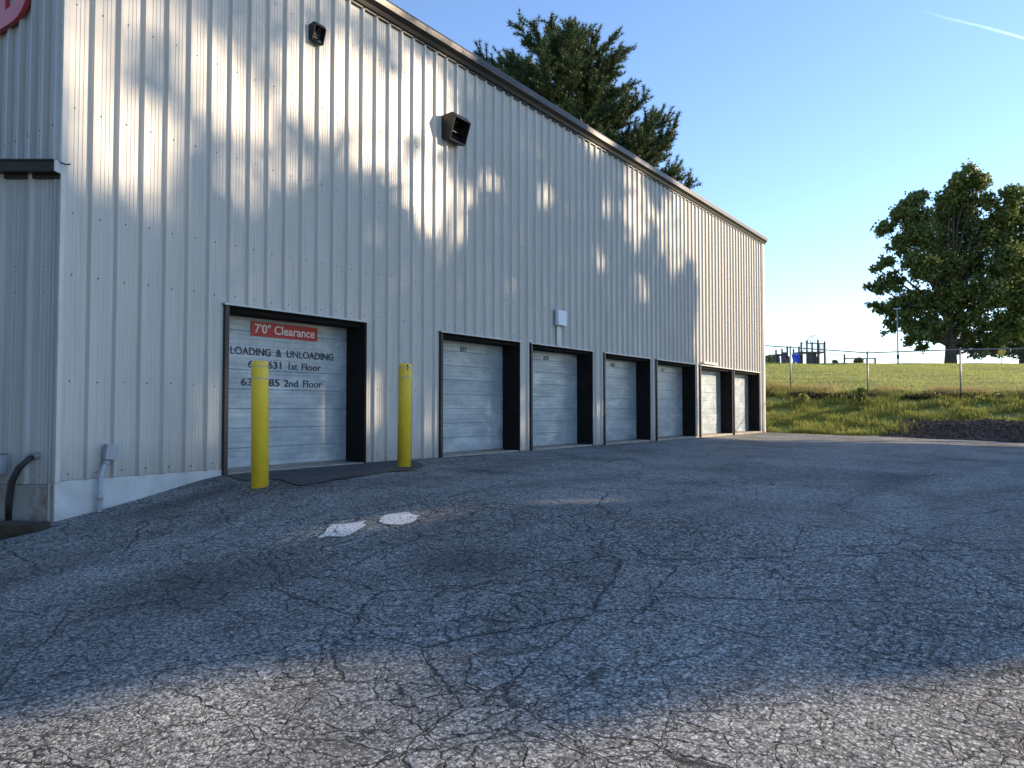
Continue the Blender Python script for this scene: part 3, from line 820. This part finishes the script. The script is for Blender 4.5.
P = P[ok]; k = k[ok]
TL = ['nearest shade maple standing beyond the right side of the lot', 'second shade maple beyond the right side of the lot', 'middle shade maple beyond the right side of the lot', 'shade maple standing beside the mulch mound', 'farthest shade maple standing beyond the fence line']
for i, (q0, t0) in enumerate(TREES):
    b = SD * t0 + PQ * q0; gz = th(b.x, b.y)
    e = empty('maple_tree', (b.x, b.y, gz)); tag(e, TL[i], 'tree', 'shade trees along the right side of the lot')
    Q = P[k == i] - np.array([b.x, b.y, gz])
    leaves('crown', Q, .26, M_LEAF2, e, .75)
    segs = [(branch_path((0, 0, -.3), (.2, .1, 13), 8, .15), [.34, .28, .25, .22, .19, .16, .12, .08, .04])]
    for c in range(16):
        w = Q[rng.integers(len(Q))]; zb = max(1.8, min(12, w[2] - 2 - random.random()))
        segs.append((branch_path((0, 0, zb), w, 5, .2, .2), [.11, .09, .07, .05, .035, .015]))
    limbs('trunk', b, segs, e)

# ------------------------------------------------------------------ big deciduous tree on the crest
def px2(x, y, F):      # metres right / above the sill at distance F
    return (x - 512) / 769 * F, (409 - y) / 769 * F + .84
def lobe_tree(name, F, basepx, lobes, leaf, mat, nleaf, trunk_r, label, cat='tree', seed=1, depth=.8, group=None):
    """lobes: (px x, px y, radius m, density)"""
    rr = random.Random(seed)
    bR, _ = px2(basepx, 364, F); b = W(bR, F); gz = th(b.x, b.y)
    e = empty(name, (b.x, b.y, gz)); tag(e, label, cat, group)
    P = []; segs = []
    tot = sum(l[2] ** 2 * l[3] for l in lobes)
    fork = None
    for (x, y, r, dn) in lobes:
        R, zz = px2(x, y, F); off = rr.uniform(-1, 1) * r * 1.1 * depth
        c = AR * (R - bR) + AF * off; c = np.array([c.x, c.y, zz - gz])
        n = int(nleaf * r * r * dn / tot)
        # sprigs: leaves clustered on many small sub-clumps over the lobe's shell and inside
        ns = max(8, n // 26)
        d = rand_unit(ns); rad = r * (rng.random(ns) ** .38)
        cc = c + d * rad[:, None] * np.array([1, 1, .82])
        ii = rng.integers(ns, size=n)
        sub = rng.normal(size=(n, 3)) * (.16 * r + .12) * np.array([1, 1, .8])
        P.append(cc[ii] + sub * rng.uniform(.4, 1, (n, 1)))
        zb = min(max(trunk_r * 5, c[2] * .55), c[2])
        segs.append((branch_path((0, 0, zb * .8), tuple(c), 6, .3, .3, rr), [trunk_r * .42, trunk_r * .36, trunk_r * .3, trunk_r * .22, trunk_r * .15, trunk_r * .1, trunk_r * .05]))
        for _ in range(4):
            w = cc[rr.randrange(ns)]
            segs.append((branch_path(tuple(c), tuple(w), 3, .15, 0, rr), [trunk_r * .1, trunk_r * .07, trunk_r * .05, trunk_r * .02]))
    top = max(px2(l[0], l[1], F)[1] for l in lobes) - gz
    segs.append((branch_path((0, 0, -.5), (0, 0, top * .85), 8, .2, 0, rr), [trunk_r * 1.25, trunk_r, trunk_r * .92, trunk_r * .8, trunk_r * .65, trunk_r * .5, trunk_r * .35, trunk_r * .2, trunk_r * .08]))
    leaves('crown', np.concatenate(P), leaf, mat, e, .7)
    limbs('trunk', b, segs, e)
    return e
lobe_tree('broadleaf_tree', 80, 951, [
  (972, 172, 1.2, 1), (960, 182, 1.1, 1), (984, 180, 1.1, 1), (953, 196, 1.2, 1), (970, 192, 1.6, 1), (988, 200, 1.1, 1), (972, 212, 2.0, 1), (948, 214, 1.1, 1), (913, 201, 1.0, 1), (923, 196, .8, 1), (905, 214, 1.3, 1), (892, 226, 1.0, .9), (884, 230, .6, .8),
  (920, 216, 1.5, 1), (918, 234, 1.9, 1), (948, 238, 2.0, 1), (985, 230, 2.1, 1), (1012, 198, 1.3, 1), (1020, 190, .9, 1), (1004, 214, 1.4, 1), (1010, 232, 2.0, 1), (1034, 212, 1.8, 1), (1042, 245, 2.8, 1),
  (900, 246, 1.3, 1), (888, 262, .9, .9), (876, 268, .6, .8), (876, 288, .9, .8), (894, 282, 1.4, .9), (916, 268, 1.9, 1), (945, 264, 2.2, 1), (975, 260, 2.4, 1), (1005, 264, 2.4, 1),
  (872, 304, .6, .8), (884, 310, .9, .8), (902, 306, 1.3, .85), (922, 300, 1.9, .95), (950, 296, 2.2, 1), (982, 296, 2.4, 1), (1012, 296, 2.4, 1), (1040, 285, 2.8, 1),
  (893, 328, .8, .7), (910, 326, 1.2, .8), (934, 324, 1.5, .85), (968, 326, 1.8, .9), (1000, 326, 1.9, .9), (1026, 322, 2.2, 1), (908, 341, .6, .6), (925, 342, .9, .65), (938, 338, .8, .6), (987, 342, 1.3, .8), (968, 345, 1.1, .8), (1000, 348, 1.2, .8), (978, 353, .8, .7), (897, 318, 1.0, .8), (915, 334, 1.1, .8)],
  .35, M_LEAF, 80000, .52, 'large dark leafy tree standing on the crest of the grass hill', seed=5)
lobe_tree('broadleaf_tree', 86, 1022, [(1012, 338, 1.6, 1), (1024, 330, 2.2, 1), (1008, 350, 1.1, .8), (1036, 340, 2.2, 1), (1020, 350, 1.6, 1)],
  .3, M_LEAF, 7000, .3, 'low dark tree at the right edge behind the large tree', seed=6)
# unseen trees added behind the viewer to block sky light from the south
for i, (x0, y0, hh) in enumerate([(-16, -19, 18), (-7, -23, 19), (3, -26, 19), (12, -24, 17)]):
    gz = th(x0, y0); e = empty('maple_tree', (x0, y0, gz)); tag(e, ['westernmost maple behind the annex', 'second maple behind the annex', 'third maple across from the annex', 'fourth maple, nearest the lot entrance'][i], 'tree', 'maples south of the lot')
    Q = []; segs = [(branch_path((0, 0, -.3), (0, 0, hh * .85), 8, .15), [.38, .32, .28, .24, .2, .16, .11, .06, .02])]
    for _ in range(52):
        a = random.uniform(0, 6.28); rr_ = random.uniform(0, 4.2); zc = random.uniform(1.5, hh); rr_ *= math.sqrt(max(.1, 1 - ((zc - hh * .45) / (hh * .62)) ** 2))
        c = np.array([rr_ * math.cos(a), rr_ * math.sin(a), zc]); Q.append(c + rng.normal(0, .75, (330, 3)))
        segs.append((branch_path((0, 0, zc * .6), tuple(c), 4, .15), [.1, .08, .06, .04, .015]))
    leaves('crown', np.concatenate(Q), .42, M_LEAF, e, .75); limbs('trunk', None, segs, e)

# ------------------------------------------------------------------ pine behind the roof
def pine(basepx, F, label):
    bR, _ = px2(basepx, 400, F); b = W(bR, F); gz = th(b.x, b.y)
    e = empty('pine_tree', (b.x, b.y, gz)); tag(e, label, 'tree')
    # silhouette: height above sill -> reach to the left and to the right
    zz = [8, 11, 12.2, 13.4, 14.2, 15.5, 17, 18.2, 18.9, 19.6, 20.2, 20.8]
    rl = [7.5, 7.2, 7.0, 7.0, 6.8, 6.4, 5.6, 4.9, 4.3, 3.2, 1.6, .3]
    rt = [7.0, 6.8, 6.9, 6.8, 5.8, 4.9, 3.9, 3.7, 3.2, 2.5, 1.5, .4]
    rr = random.Random(12); segs = []; Pp = []; Dd = []; Ll = []
    H = 20.9 - gz
    segs.append((branch_path((0, 0, -.3), (0, 0, H), 10, .12, 0, rr), [.42, .38, .34, .30, .27, .23, .19, .14, .10, .06, .02]))
    z = 8.0; az = 0
    while z < 20.7:
        for _ in range(7 if z < 19 else 5):
            az += 2.399 + rr.uniform(-.35, .35); cs = math.cos(az); sn = math.sin(az)
            reach = (np.interp(z, zz, rt) if cs > 0 else np.interp(z, zz, rl)) * (abs(cs) + .85 * (1 - abs(cs))) * rr.uniform(.66, 1.08)
            tip_up = rr.uniform(.1, .55) * min(reach, 2.5) * .5
            dr = AR * cs + AF * sn
            z0 = max(z - gz - reach * .22, .5)
            pts = []
            for k in range(9):
                t = k / 8; p = dr * reach * t + Vector((0, 0, z0 + reach * .22 * t + tip_up * (t ** 2.5) - reach * .10 * math.sin(math.pi * t)))
                p += Vector((rr.uniform(-1, 1), rr.uniform(-1, 1), rr.uniform(-1, 1))) * .06 * reach * t * .4
                pts.append(p)
            segs.append(([tuple(p) for p in pts], [.055 * (1 - .88 * k / 8) * (1 + reach * .1) for k in range(9)]))
            # side shoots with tufts of needles pointing outwards and up
            nsh = int(10 + reach * 11)
            for j in range(nsh):
                t = .22 + .78 * (j + rr.random()) / nsh; f = t * 8; i0 = min(int(f), 7)
                p = pts[i0].lerp(pts[i0 + 1], f - i0)
                side = Vector((-dr.y, dr.x, 0)) * rr.choice((-1, 1))
                sd = (dr * rr.uniform(.2, 1) + side * rr.uniform(.1, 1.0) + Vector((0, 0, rr.uniform(.1, 1.5)))).normalized()
                sl = rr.uniform(.25, .95) * (1.1 - .35 * t) * min(1.3, .55 + reach * .16)
                nt = max(3, int(sl * 8))
                for a in range(nt):
                    w = p + sd * sl * (a + .6) / nt
                    for _k in range(15):
                        dv = (sd * .75 + Vector((rr.gauss(0, .55), rr.gauss(0, .55), rr.gauss(.12, .5)))).normalized()
                        Pp.append(w); Dd.append(dv); Ll.append(rr.uniform(.14, .30))
        z += .34
    blades('needles', np.array([tuple(p) for p in Pp]), np.array([tuple(p) for p in Dd]), Ll, .020, M_NEEDLE, e)
    limbs('trunk', b, segs, e)
pine(566, 40, 'tall dark pine tree rising behind the warehouse roof')

# ------------------------------------------------------------------ fence
posts = [(-9.0, 32.6), (-5.2, 32.4), (-1.9, 32.3)] + [tuple(W(R, F)[:2]) for R, F in ((12.87, 35.5), (15.09, 32.6), (17.92, 30.7))] + [(9.9, 30.9), (13.4, 30.5), (16.9, 30.1)]
posts = [p for p in posts]
posts.sort()
ctr = posts[len(posts) // 2]
fe = empty('chain_link_fence', (0, 0, 0)); tag(fe, 'low chain link fence with steel posts along the top of the grass bank', 'fence')
FHh = 1.97; tops = []
for (x, y) in posts:
    z = th(x, y); m = MB(); m.tube([(x, y, z - .3), (x, y, z + FHh)], .034, 10); m.tube([(x, y, z + FHh), (x, y, z + FHh + .05)], [.04, .015], 10)
    m.build('fence_post', M_GALV, fe, smooth=True); tops.append(Vector((x, y, z + FHh - .03)))
m = MB(); m.tube(tops, .024, 8); m.build('top_rail', M_GALV, fe, smooth=True)
m = MB()
for a, b in zip(tops, tops[1:]):
    L = (b - a).length; step = .115; n = int(L / step) + 1; hgt = 1.72
    def P(u, v):
        t = u / L; w = a.lerp(b, t); w = Vector((w.x, w.y, w.z - v)); return w
    for k in range(-int(hgt / step), n):
        for dr in (1, -1):
            u0 = k * step; v0 = 0; u1 = u0 + hgt; v1 = hgt
            if u0 < 0: v0 = -u0; u0 = 0
            if u1 > L: v1 = hgt - (u1 - L); u1 = L
            if u1 <= u0: continue
            if dr < 0: A, B_ = P(L - u0, v0), P(L - u1, v1)
            else: A, B_ = P(u0, v0), P(u1, v1)
            o1 = Vector((0, .003 * dr, 0)); nrm = Vector((0, 0, .0022))
            m.add([A + o1 - nrm, A + o1 + nrm, B_ + o1 + nrm, B_ + o1 - nrm], [(0, 1, 2, 3)])
m.build('wire_mesh', M_GALV, fe, fix=False)

# ------------------------------------------------------------------ grass
def scatter(n, x0, x1, y0, y1, cond=None):
    x = rng.uniform(x0, x1, n); y = rng.uniform(y0, y1, n)
    if cond is not None:
        kx = cond(x, y); x = x[kx]; y = y[kx]
    return x, y
def tufts(name, x, y, nb, L, wd, mat, label, lean=.45):
    z = terr_h(x, y); B = np.stack([x, y, z - .01], 1).repeat(nb, 0); n = len(B)
    B[:, :2] += rng.normal(0, .035, (n, 2))
    D = np.stack([rng.normal(0, lean, n), rng.normal(0, lean, n), np.ones(n)], 1); D /= np.linalg.norm(D, axis=1)[:, None]
    LL = L * rng.uniform(.5, 1.4, n) * np.repeat(rng.uniform(.55, 1.35, len(x)), nb)
    o = blades(name, B, D, LL, wd, mat); tag(o, label, 'grass', kind='stuff'); return o
x, y = scatter(48000, -4, 15, 26.2, 32.2, lambda x, y: (y > y_edge(x) + .02) & ~((x > 4.6 + rng.normal(0, .6, len(x))) & (y < y_edge(x) + 1.85 + rng.normal(0, .12, len(x)))))
cl = np.sin(x * 2.3 + 1 + np.sin(y * 2)) * np.cos(y * 3.1 + np.sin(x)) + rng.normal(0, .35, len(x)) > -.05
tufts('grass', x[cl], y[cl], 5, .19, .011, M_BLADE, 'coarse green grass on the bank below the fence')
x, y = scatter(9000, -4, 15, 31.3, 33.2, None)
cl = np.sin(x * 2.3) + np.sin(x * .9 + 2) + rng.normal(0, .6, len(x)) > .1
tufts('dry_grass', x[cl], y[cl], 5, .26, .007, M_DRY, 'tall dry straw coloured grass along the foot of the fence', .25)
x, y = scatter(60000, -25, 22, 32, 80, lambda x, y: rng.random(len(x)) < .9)
tufts('field_grass', x, y, 3, .10, .014, M_BLADE, 'short green field grass on the slope above the fence')
# ragged dark weeds in a line at the base of the fence
x, y = scatter(2600, -4, 9.5, 31.0, 31.6, lambda x, y: np.sin(x * 1.1 + .6) + np.sin(x * 2.9) > -.5)
z = terr_h(x, y); Pw = np.stack([x, y, z], 1).repeat(5, 0); Pw += rng.normal(0, .05, Pw.shape) * np.array([2.2, 1.5, 1]) + np.array([0, 0, .07])
o = leaves('weeds', Pw, .10, mat_leaf('weed_leaf', (.022, .026, .010), (.07, .055, .028), .2), None, .4)
tag(o, 'ragged dark weeds in a line below the fence', 'weeds', kind='stuff')
def shrub(xp, F, hgt, wid, label, mat, seed):
    R, _ = px2(xp, 0, F); b = W(R, F); z = th(b.x, b.y)
    e = empty('weed_shrub', (b.x, b.y, z)); tag(e, label, 'shrub')
    n = 700; t = rng.random(n) ** .8
    Q = np.stack([rng.normal(0, wid * .35, n) * (1.1 - t * .7), rng.normal(0, wid * .35, n) * (1.1 - t * .7), t * hgt], 1)
    leaves('leaves', Q, .09, mat, e, .45)
    m = MB(); r2 = random.Random(seed)
    for _ in range(9): m.tube([(0, 0, -.05), (r2.uniform(-.2, .2) * wid, r2.uniform(-.2, .2) * wid, hgt * .5), (r2.uniform(-.4, .4) * wid, r2.uniform(-.4, .4) * wid, hgt * r2.uniform(.7, 1))], [.012, .008, .003], 5)
    m.build('stems', M_WOOD, e, fix=False)
shrub(861, 31.8, .78, .55, 'tall green weed growing left of the middle fence post', M_LEAF3, 4)
shrub(804, 33.4, .40, .35, 'small olive weed near the left fence post', M_BLADE, 5)

# ------------------------------------------------------------------ mulch mound
mx = np.linspace(4.0, 15, 130); my = np.linspace(-1.0, 1.0, 34)
X = np.repeat(mx[:, None], len(my), 1); U = np.repeat(my[None, :], len(mx), 0)
Y = y_edge(X) + .95 + U * 1.15
prof = np.sqrt(np.clip(1 - U ** 2, 0, 1)) * np.clip((X - 3.9) / 3.4, 0, 1) ** .7
def lump(x, y):
    return .05 * np.sin(x * 7 + y * 3) * np.cos(y * 8 - x * 2) + .03 * np.sin(x * 17 + y * 11)
base = np.minimum(terr_h(X, Y), lot_h(X, Y) + .1)
Z = terr_h(X, Y) - .05 + prof * (.30 + lump(X, Y))
nx, ny = X.shape; idx = np.arange(nx * ny).reshape(nx, ny)
Fq = np.stack([idx[:-1, :-1], idx[1:, :-1], idx[1:, 1:], idx[:-1, 1:]], -1).reshape(-1, 4)
o = np_mesh('mulch_mound', np.stack([X, Y, Z], -1), Fq, M_MULCH, smooth=False)
tag(o, 'low mound of dark mulch and stones at the edge of the lot', 'mound', kind='stuff')
n = 16000; x = rng.uniform(4.1, 14, n); u = np.clip(rng.normal(-.25, .55, n), -1.15, .95); y = y_edge(x) + .95 + u * 1.15
pr = np.sqrt(np.clip(1 - u ** 2, 0, 1)) * np.clip((x - 3.9) / 3.4, 0, 1) ** .7
z = np.where(u < -1, lot_h(x, y), terr_h(x, y) - .05 + pr * (.30 + lump(x, y))) + .012
o = leaves('stone_chips', np.stack([x, y, z], 1)[: n * 2 // 3], .075, M_MULCH, None, .8); tag(o, 'dark stone chips covering the mulch mound', 'stones', kind='stuff')
o = leaves('bark_chips', np.stack([x, y, z], 1)[n * 2 // 3:], .07, M_MULCHB, None, .5); tag(o, 'reddish brown bark chips strewn over the mulch mound', 'bark chips', kind='stuff')

# ------------------------------------------------------------------ playground on the crest
def playground():
    F = 82.0; R0, _ = px2(800, 364, F); b = W(R0, F); gz = th(b.x, b.y)
    e = empty('playground_structure', (b.x, b.y, gz), R_(34.5)); tag(e, 'brown playground climbing structure with a blue slide on the crest', 'playground')
    def X_(px): return px2(px, 0, F)[0] - R0
    def Z_(py): return (364.6 - py) / 769 * F
    for (xp, yt, d) in ((776.5, 350, 0), (787.8, 346.5, 0), (799.5, 347, 0), (807.5, 340.5, 0), (818.6, 340, 0), (825.3, 341.5, 0), (807.5, 341, 1.6), (818.6, 341, 1.6), (825.3, 342, 1.6), (787.8, 348, 1.6), (799.5, 348, 1.6)):
        m = MB(); m.box(X_(xp) - .075, X_(xp) + .075, d - .075, d + .075, -.1, Z_(yt)); m.build('post', M_PBROWN, e)
    m = MB(); m.box(X_(799), X_(825.3), -.1, 1.7, Z_(353.2), Z_(352)); m.build('deck', M_PPLUM, e)
    m = MB(); m.box(X_(776), X_(788.5), -.05, 1.6, Z_(355.5), Z_(354.3)); m.build('deck', M_PPLUM, e)
    # lower tower panels, climbing wall and under-deck play panels
    m = MB(); m.box(X_(807.5), X_(813), .0, .06, .1, Z_(353.5)); m.build('play_panel', M_PPLUM, e)
    m = MB(); m.box(X_(815), X_(818.5), .4, .46, .0, Z_(353.5)); m.build('play_panel', M_PPLUM, e)
    m = MB(); m.box(X_(812), X_(822), 1.3, 1.36, .0, Z_(353.5)); m.build('play_panel', M_PPLUM, e)
    m = MB(); m.box(X_(777), X_(783), .9, .96, .1, Z_(355)); m.build('play_panel', M_PPLUM, e)
    m = MB(); m.box(X_(800), X_(806), .7, .76, .1, Z_(354)); m.build('play_panel', M_PPLUM, e)
    m = MB(); m.box(X_(784), X_(790), .5, .56, .05, Z_(352)); m.build('play_panel', M_PPLUM, e)
    m = MB(); m.box(X_(776.5), X_(781), .1, .16, .05, Z_(358)); m.build('play_panel', M_PPLUM, e)
    m = MB(); m.box(X_(789.5), X_(793), .9, .96, .05, Z_(356)); m.build('play_panel', M_PPLUM, e)
    m = MB(); m.box(X_(819), X_(822), 1.0, 1.06, .0, Z_(356)); m.build('play_panel', M_PPLUM, e)
    m = MB()
    for k in range(7): m.box(X_(820.5) + k * .09, X_(820.5) + k * .09 + .03, -.03, .01, Z_(352), Z_(344))
    m.box(X_(818.8), X_(825.2), -.04, .02, Z_(344.2), Z_(343.2)); m.build('barrier', M_PTAN, e)
    m = MB()
    m.box(X_(807.6), X_(818.5), -.04, .02, Z_(344), Z_(343))
    for k in range(10): m.box(X_(808) + k * .11, X_(808) + k * .11 + .02, -.03, .0, Z_(352), Z_(344))
    m.build('railing', M_PBROWN, e)
    m = MB(); pts = [(X_(811) + (X_(818.6) - X_(811)) * t, .8, Z_(343) + (Z_(335.2) - Z_(343)) * math.sin(math.pi * t) ** .45) for t in np.linspace(0, 1, 13)]
    m.tube(pts, .035, 6); m.tube([(p[0], 0.0, p[2]) for p in pts], .035, 6); m.build('arch_hoop', M_PGREY, e, smooth=True)
    m = MB(); pts = [(X_(800) + (X_(807) - X_(800)) * t, .3, Z_(347) + (Z_(341.5) - Z_(347)) * t) for t in np.linspace(0, 1, 4)]
    m.tube(pts, .03, 6); m.tube([(p[0], .3, p[2] - .8) for p in pts], .03, 6)
    for t in np.linspace(0, 1, 7): xx = X_(800) + (X_(807) - X_(800)) * t; zt = Z_(347) + (Z_(341.5) - Z_(347)) * t; m.tube([(xx, .3, zt - .8), (xx, .3, zt)], .02, 5)
    m.build('stair_rail', M_PTAN, e)
    # slide: trough running down to the left front
    m = MB(); P0 = Vector((X_(797.5), -.1, Z_(353))); P1 = Vector((X_(800.5), -2.2, .12)); sd = Vector((1, 0, 0))
    P0 = Vector((X_(795.0), -.1, Z_(354.5))); P1 = Vector((X_(797.5) - .75, -2.0, .10))
    vs = []
    for k in range(9):
        t = k / 8; c = P0.lerp(P1, t) + Vector((0, 0, -.18 * math.sin(math.pi * t)))
        for (a, zz) in ((-.36, .22), (-.31, .0), (.31, .0), (.36, .22)): vs.append((c.x + a, c.y, c.z + zz))
        for (a, zz) in ((.40, .22), (.35, -.05), (-.35, -.05), (-.40, .22)): vs.append((c.x + a, c.y, c.z + zz))
    fs = []
    for k in range(8):
        for i in range(8): fs.append((k * 8 + i, k * 8 + (i + 1) % 8, (k + 1) * 8 + (i + 1) % 8, (k + 1) * 8 + i))
    m.add(vs, fs); m.build('slide', M_PBLUE, e)
    m = MB()
    for k in range(5): m.tube([(X_(779) + k * .22, -.2, 0), (X_(780) + k * .2, .1, Z_(354))], .03, 5)
    m.tube([(X_(781), .8, Z_(354)), (X_(781), .8, Z_(347.5)), (X_(785), .8, Z_(347.5)), (X_(785), .8, Z_(354))], .03, 5)
    m.build('climber', M_PGREY, e)
playground()
def low_rail():
    F = 81.0; R0, _ = px2(845, 364, F); b = W(R0, F); gz = th(b.x, b.y)
    e = empty('rail_barrier', (b.x, b.y, gz), R_(34.5)); tag(e, 'low dark post and rail barrier right of the playground', 'barrier')
    def X_(px): return px2(px, 0, F)[0] - R0
    for xp, hh in ((845, .95), (867.5, .5), (875.6, .58)):
        m = MB(); m.box(X_(xp) - .07, X_(xp) + .07, -.07, .07, -.1, hh); m.build('post', M_PBROWN, e)
    m = MB(); m.box(X_(846), X_(875.6), -.04, .04, .42, .54); m.build('rail', M_PBROWN, e)
    e2 = empty('swing_frame', tuple(W(px2(835, 0, 84)[0], 84, th(*W(px2(835, 0, 84)[0], 84)[:2]))), R_(34.5)); tag(e2, 'thin grey bar frame between the playground and the rail barrier', 'frame')
    m = MB(); m.tube([(-.9, 0, 0), (-.9, 0, .95), (.9, 0, .95), (.9, 0, 0)], .03, 6); m.build('bar', M_PGREY, e2)
    m = MB(); m.box(-.1, .1, -.05, .05, .3, .35); m.tube([(-.1, 0, .33), (-.1, 0, .95)], .01, 5); m.tube([(.1, 0, .33), (.1, 0, .95)], .01, 5); m.build('seat', M_PBROWN, e2)
low_rail()
def crest_shrub(xp, yp, r, label, n=700, F=86):
    R, zz = px2(xp, yp, F); b = W(R, F); z = th(b.x, b.y)
    e = empty('shrub', (b.x, b.y, z)); tag(e, label, 'shrub')
    Q = rand_unit(n) * (rng.random(n)[:, None] ** .4) * np.array([r, r, r * .8]) + np.array([0, 0, r * .7])
    leaves('leaves', Q, .22, M_LEAF, e); m = MB(); m.tube([(0, 0, -.1), (0, 0, r)], .05, 6); m.build('stem', M_BARK, e)
crest_shrub(771, 362, .75, 'dark shrub at the left end of the playground')
crest_shrub(859, 362, .55, 'dark round shrub behind the rail barrier')
crest_shrub(835.5, 362, .32, 'tiny shrub behind the thin bar frame', 300)
# light pole
R, _ = px2(898.6, 0, 78); b = W(R, 78); z = th(b.x, b.y); e = empty('light_pole', (b.x, b.y, z)); tag(e, 'thin grey light pole standing left of the large tree', 'pole')
m = MB(); m.tube([(0, 0, -.2), (0, 0, 5.6)], [.075, .05], 8); m.build('pole', M_PGREY, e, smooth=True)
m = MB(); m.box(-.35, .35, -.12, .12, 5.6, 5.72); m.build('lamp_head', M_PGREY, e)
m = MB(); m.box(-.12, .12, -.1, .1, .55, .95); m.build('control_box', M_PBROWN, e)
# little yellow sign
R, _ = px2(1002.5, 0, 72); b = W(R, 72); z = th(b.x, b.y); e = empty('warning_sign', (b.x, b.y, z), R_(34.5)); tag(e, 'small faded yellow sign on a short post under the large tree', 'sign')
zs = (364 - 361) / 769 * 72
m = MB(); m.tube([(0, 0, -.2), (0, 0, 1.25)], .04, 6); m.build('post', M_PTAN, e)
m = MB(); m.prism([(-.36, 1.15), (-.28, 1.45), (.28, 1.45), (.36, 1.15), (.12, .72), (-.12, .72)], 'y', -.06, -.03); m.build('sign_plate', M_YELSIGN, e)

# ------------------------------------------------------------------ camera, sun, sky
cam = bpy.data.cameras.new('camera'); co = bpy.data.objects.new('camera', cam); COL.objects.link(co)
co.location = CAMP; co.rotation_euler = (R_(90 + 1.86), 0, math.atan2(.566, .824)); cam.lens = 769 / 1024 * 36; cam.sensor_width = 36
cam.clip_end = 3000; cam.clip_start = .05; sc.camera = co
sun = bpy.data.lights.new('sun', 'SUN'); so = bpy.data.objects.new('sun', sun); COL.objects.link(so)
sun.energy = 3.8; sun.angle = R_(.75); sun.color = (1.0, .79, .55)
ds = -(SD * math.cos(R_(SUN_EL)) + Vector((0, 0, math.sin(R_(SUN_EL)))))
so.rotation_euler = ds.to_track_quat('-Z', 'Y').to_euler(); so.location = (30, 30, 20)
w = bpy.data.worlds.new('World'); sc.world = w; w.use_nodes = True
nt = w.node_tree; bg = nt.nodes['Background']; bg.inputs[1].default_value = .15
sky = nt.nodes.new('ShaderNodeTexSky'); sky.sky_type = 'NISHITA'; sky.sun_disc = False
sky.sun_elevation = R_(SUN_EL); sky.sun_rotation = math.atan2(SD.x, SD.y); sky.air_density = 1.0; sky.dust_density = .1; sky.ozone_density = 4.0; sky.altitude = 100
# contrail: thin vapour streak high in the sky
def pdir(x, y):
    a = R_(1.86); r = (x - 512) / 769; d = (384 - y) / 769
    return (AR * r + AF * (math.cos(a) - d * math.sin(a)) + Vector((0, 0, math.sin(a) + d * math.cos(a)))).normalized()
c0 = pdir(918, 10); c1 = pdir(1030, 40); cn = c0.cross(c1).normalized(); ct = (c1 - c0).normalized()
tc = nt.nodes.new('ShaderNodeTexCoord')
def wdot(v):
    n = nt.nodes.new('ShaderNodeVectorMath'); n.operation = 'DOT_PRODUCT'; nt.links.new(tc.outputs['Generated'], n.inputs[0]); n.inputs[1].default_value = v; return n.outputs['Value']
def wm(op, a, b=None, clamp=False):
    n = nt.nodes.new('ShaderNodeMath'); n.operation = op; n.use_clamp = clamp
    for i, q in enumerate((a, b)):
        if q is None: continue
        if isinstance(q, (int, float)): n.inputs[i].default_value = q
        else: nt.links.new(q, n.inputs[i])
    return n.outputs[0]
nz = nt.nodes.new('ShaderNodeTexNoise'); nz.inputs['Scale'].default_value = 60; nt.links.new(tc.outputs['Generated'], nz.inputs['Vector'])
dist = wm('ABSOLUTE', wm('ADD', wdot(cn), wm('MULTIPLY', wm('SUBTRACT', nz.outputs['Fac'], .5), .003)))
band = wm('SUBTRACT', 1.0, wm('DIVIDE', dist, .0017), True)
along = wm('DIVIDE', wm('SUBTRACT', wdot(ct), ct.dot(c0)), ct.dot(c1) - ct.dot(c0), True)
fac = wm('MULTIPLY', wm('MULTIPLY', band, along), wm('LESS_THAN', wdot(ct), ct.dot(c1) + .25))
fac = wm('MULTIPLY', fac, .26)
tint = nt.nodes.new('ShaderNodeMix'); tint.data_type = 'RGBA'; tint.blend_type = 'MULTIPLY'; tint.inputs[0].default_value = 1; tint.inputs[7].default_value = (1.06, .955, .95, 1)
nt.links.new(sky.outputs[0], tint.inputs[6])
mx = nt.nodes.new('ShaderNodeMix'); mx.data_type = 'RGBA'; mx.inputs[7].default_value = (7.5, 8.6, 9.5, 1)
nt.links.new(fac, mx.inputs[0]); nt.links.new(tint.outputs[2], mx.inputs[6]); nt.links.new(mx.outputs[2], bg.inputs[0])

sc.view_settings.view_transform = 'Standard'; sc.view_settings.look = 'None'; sc.view_settings.exposure = 1.2; sc.view_settings.gamma = 1
sc.render.engine = 'CYCLES'
sc.render.resolution_x = 1024; sc.render.resolution_y = 768
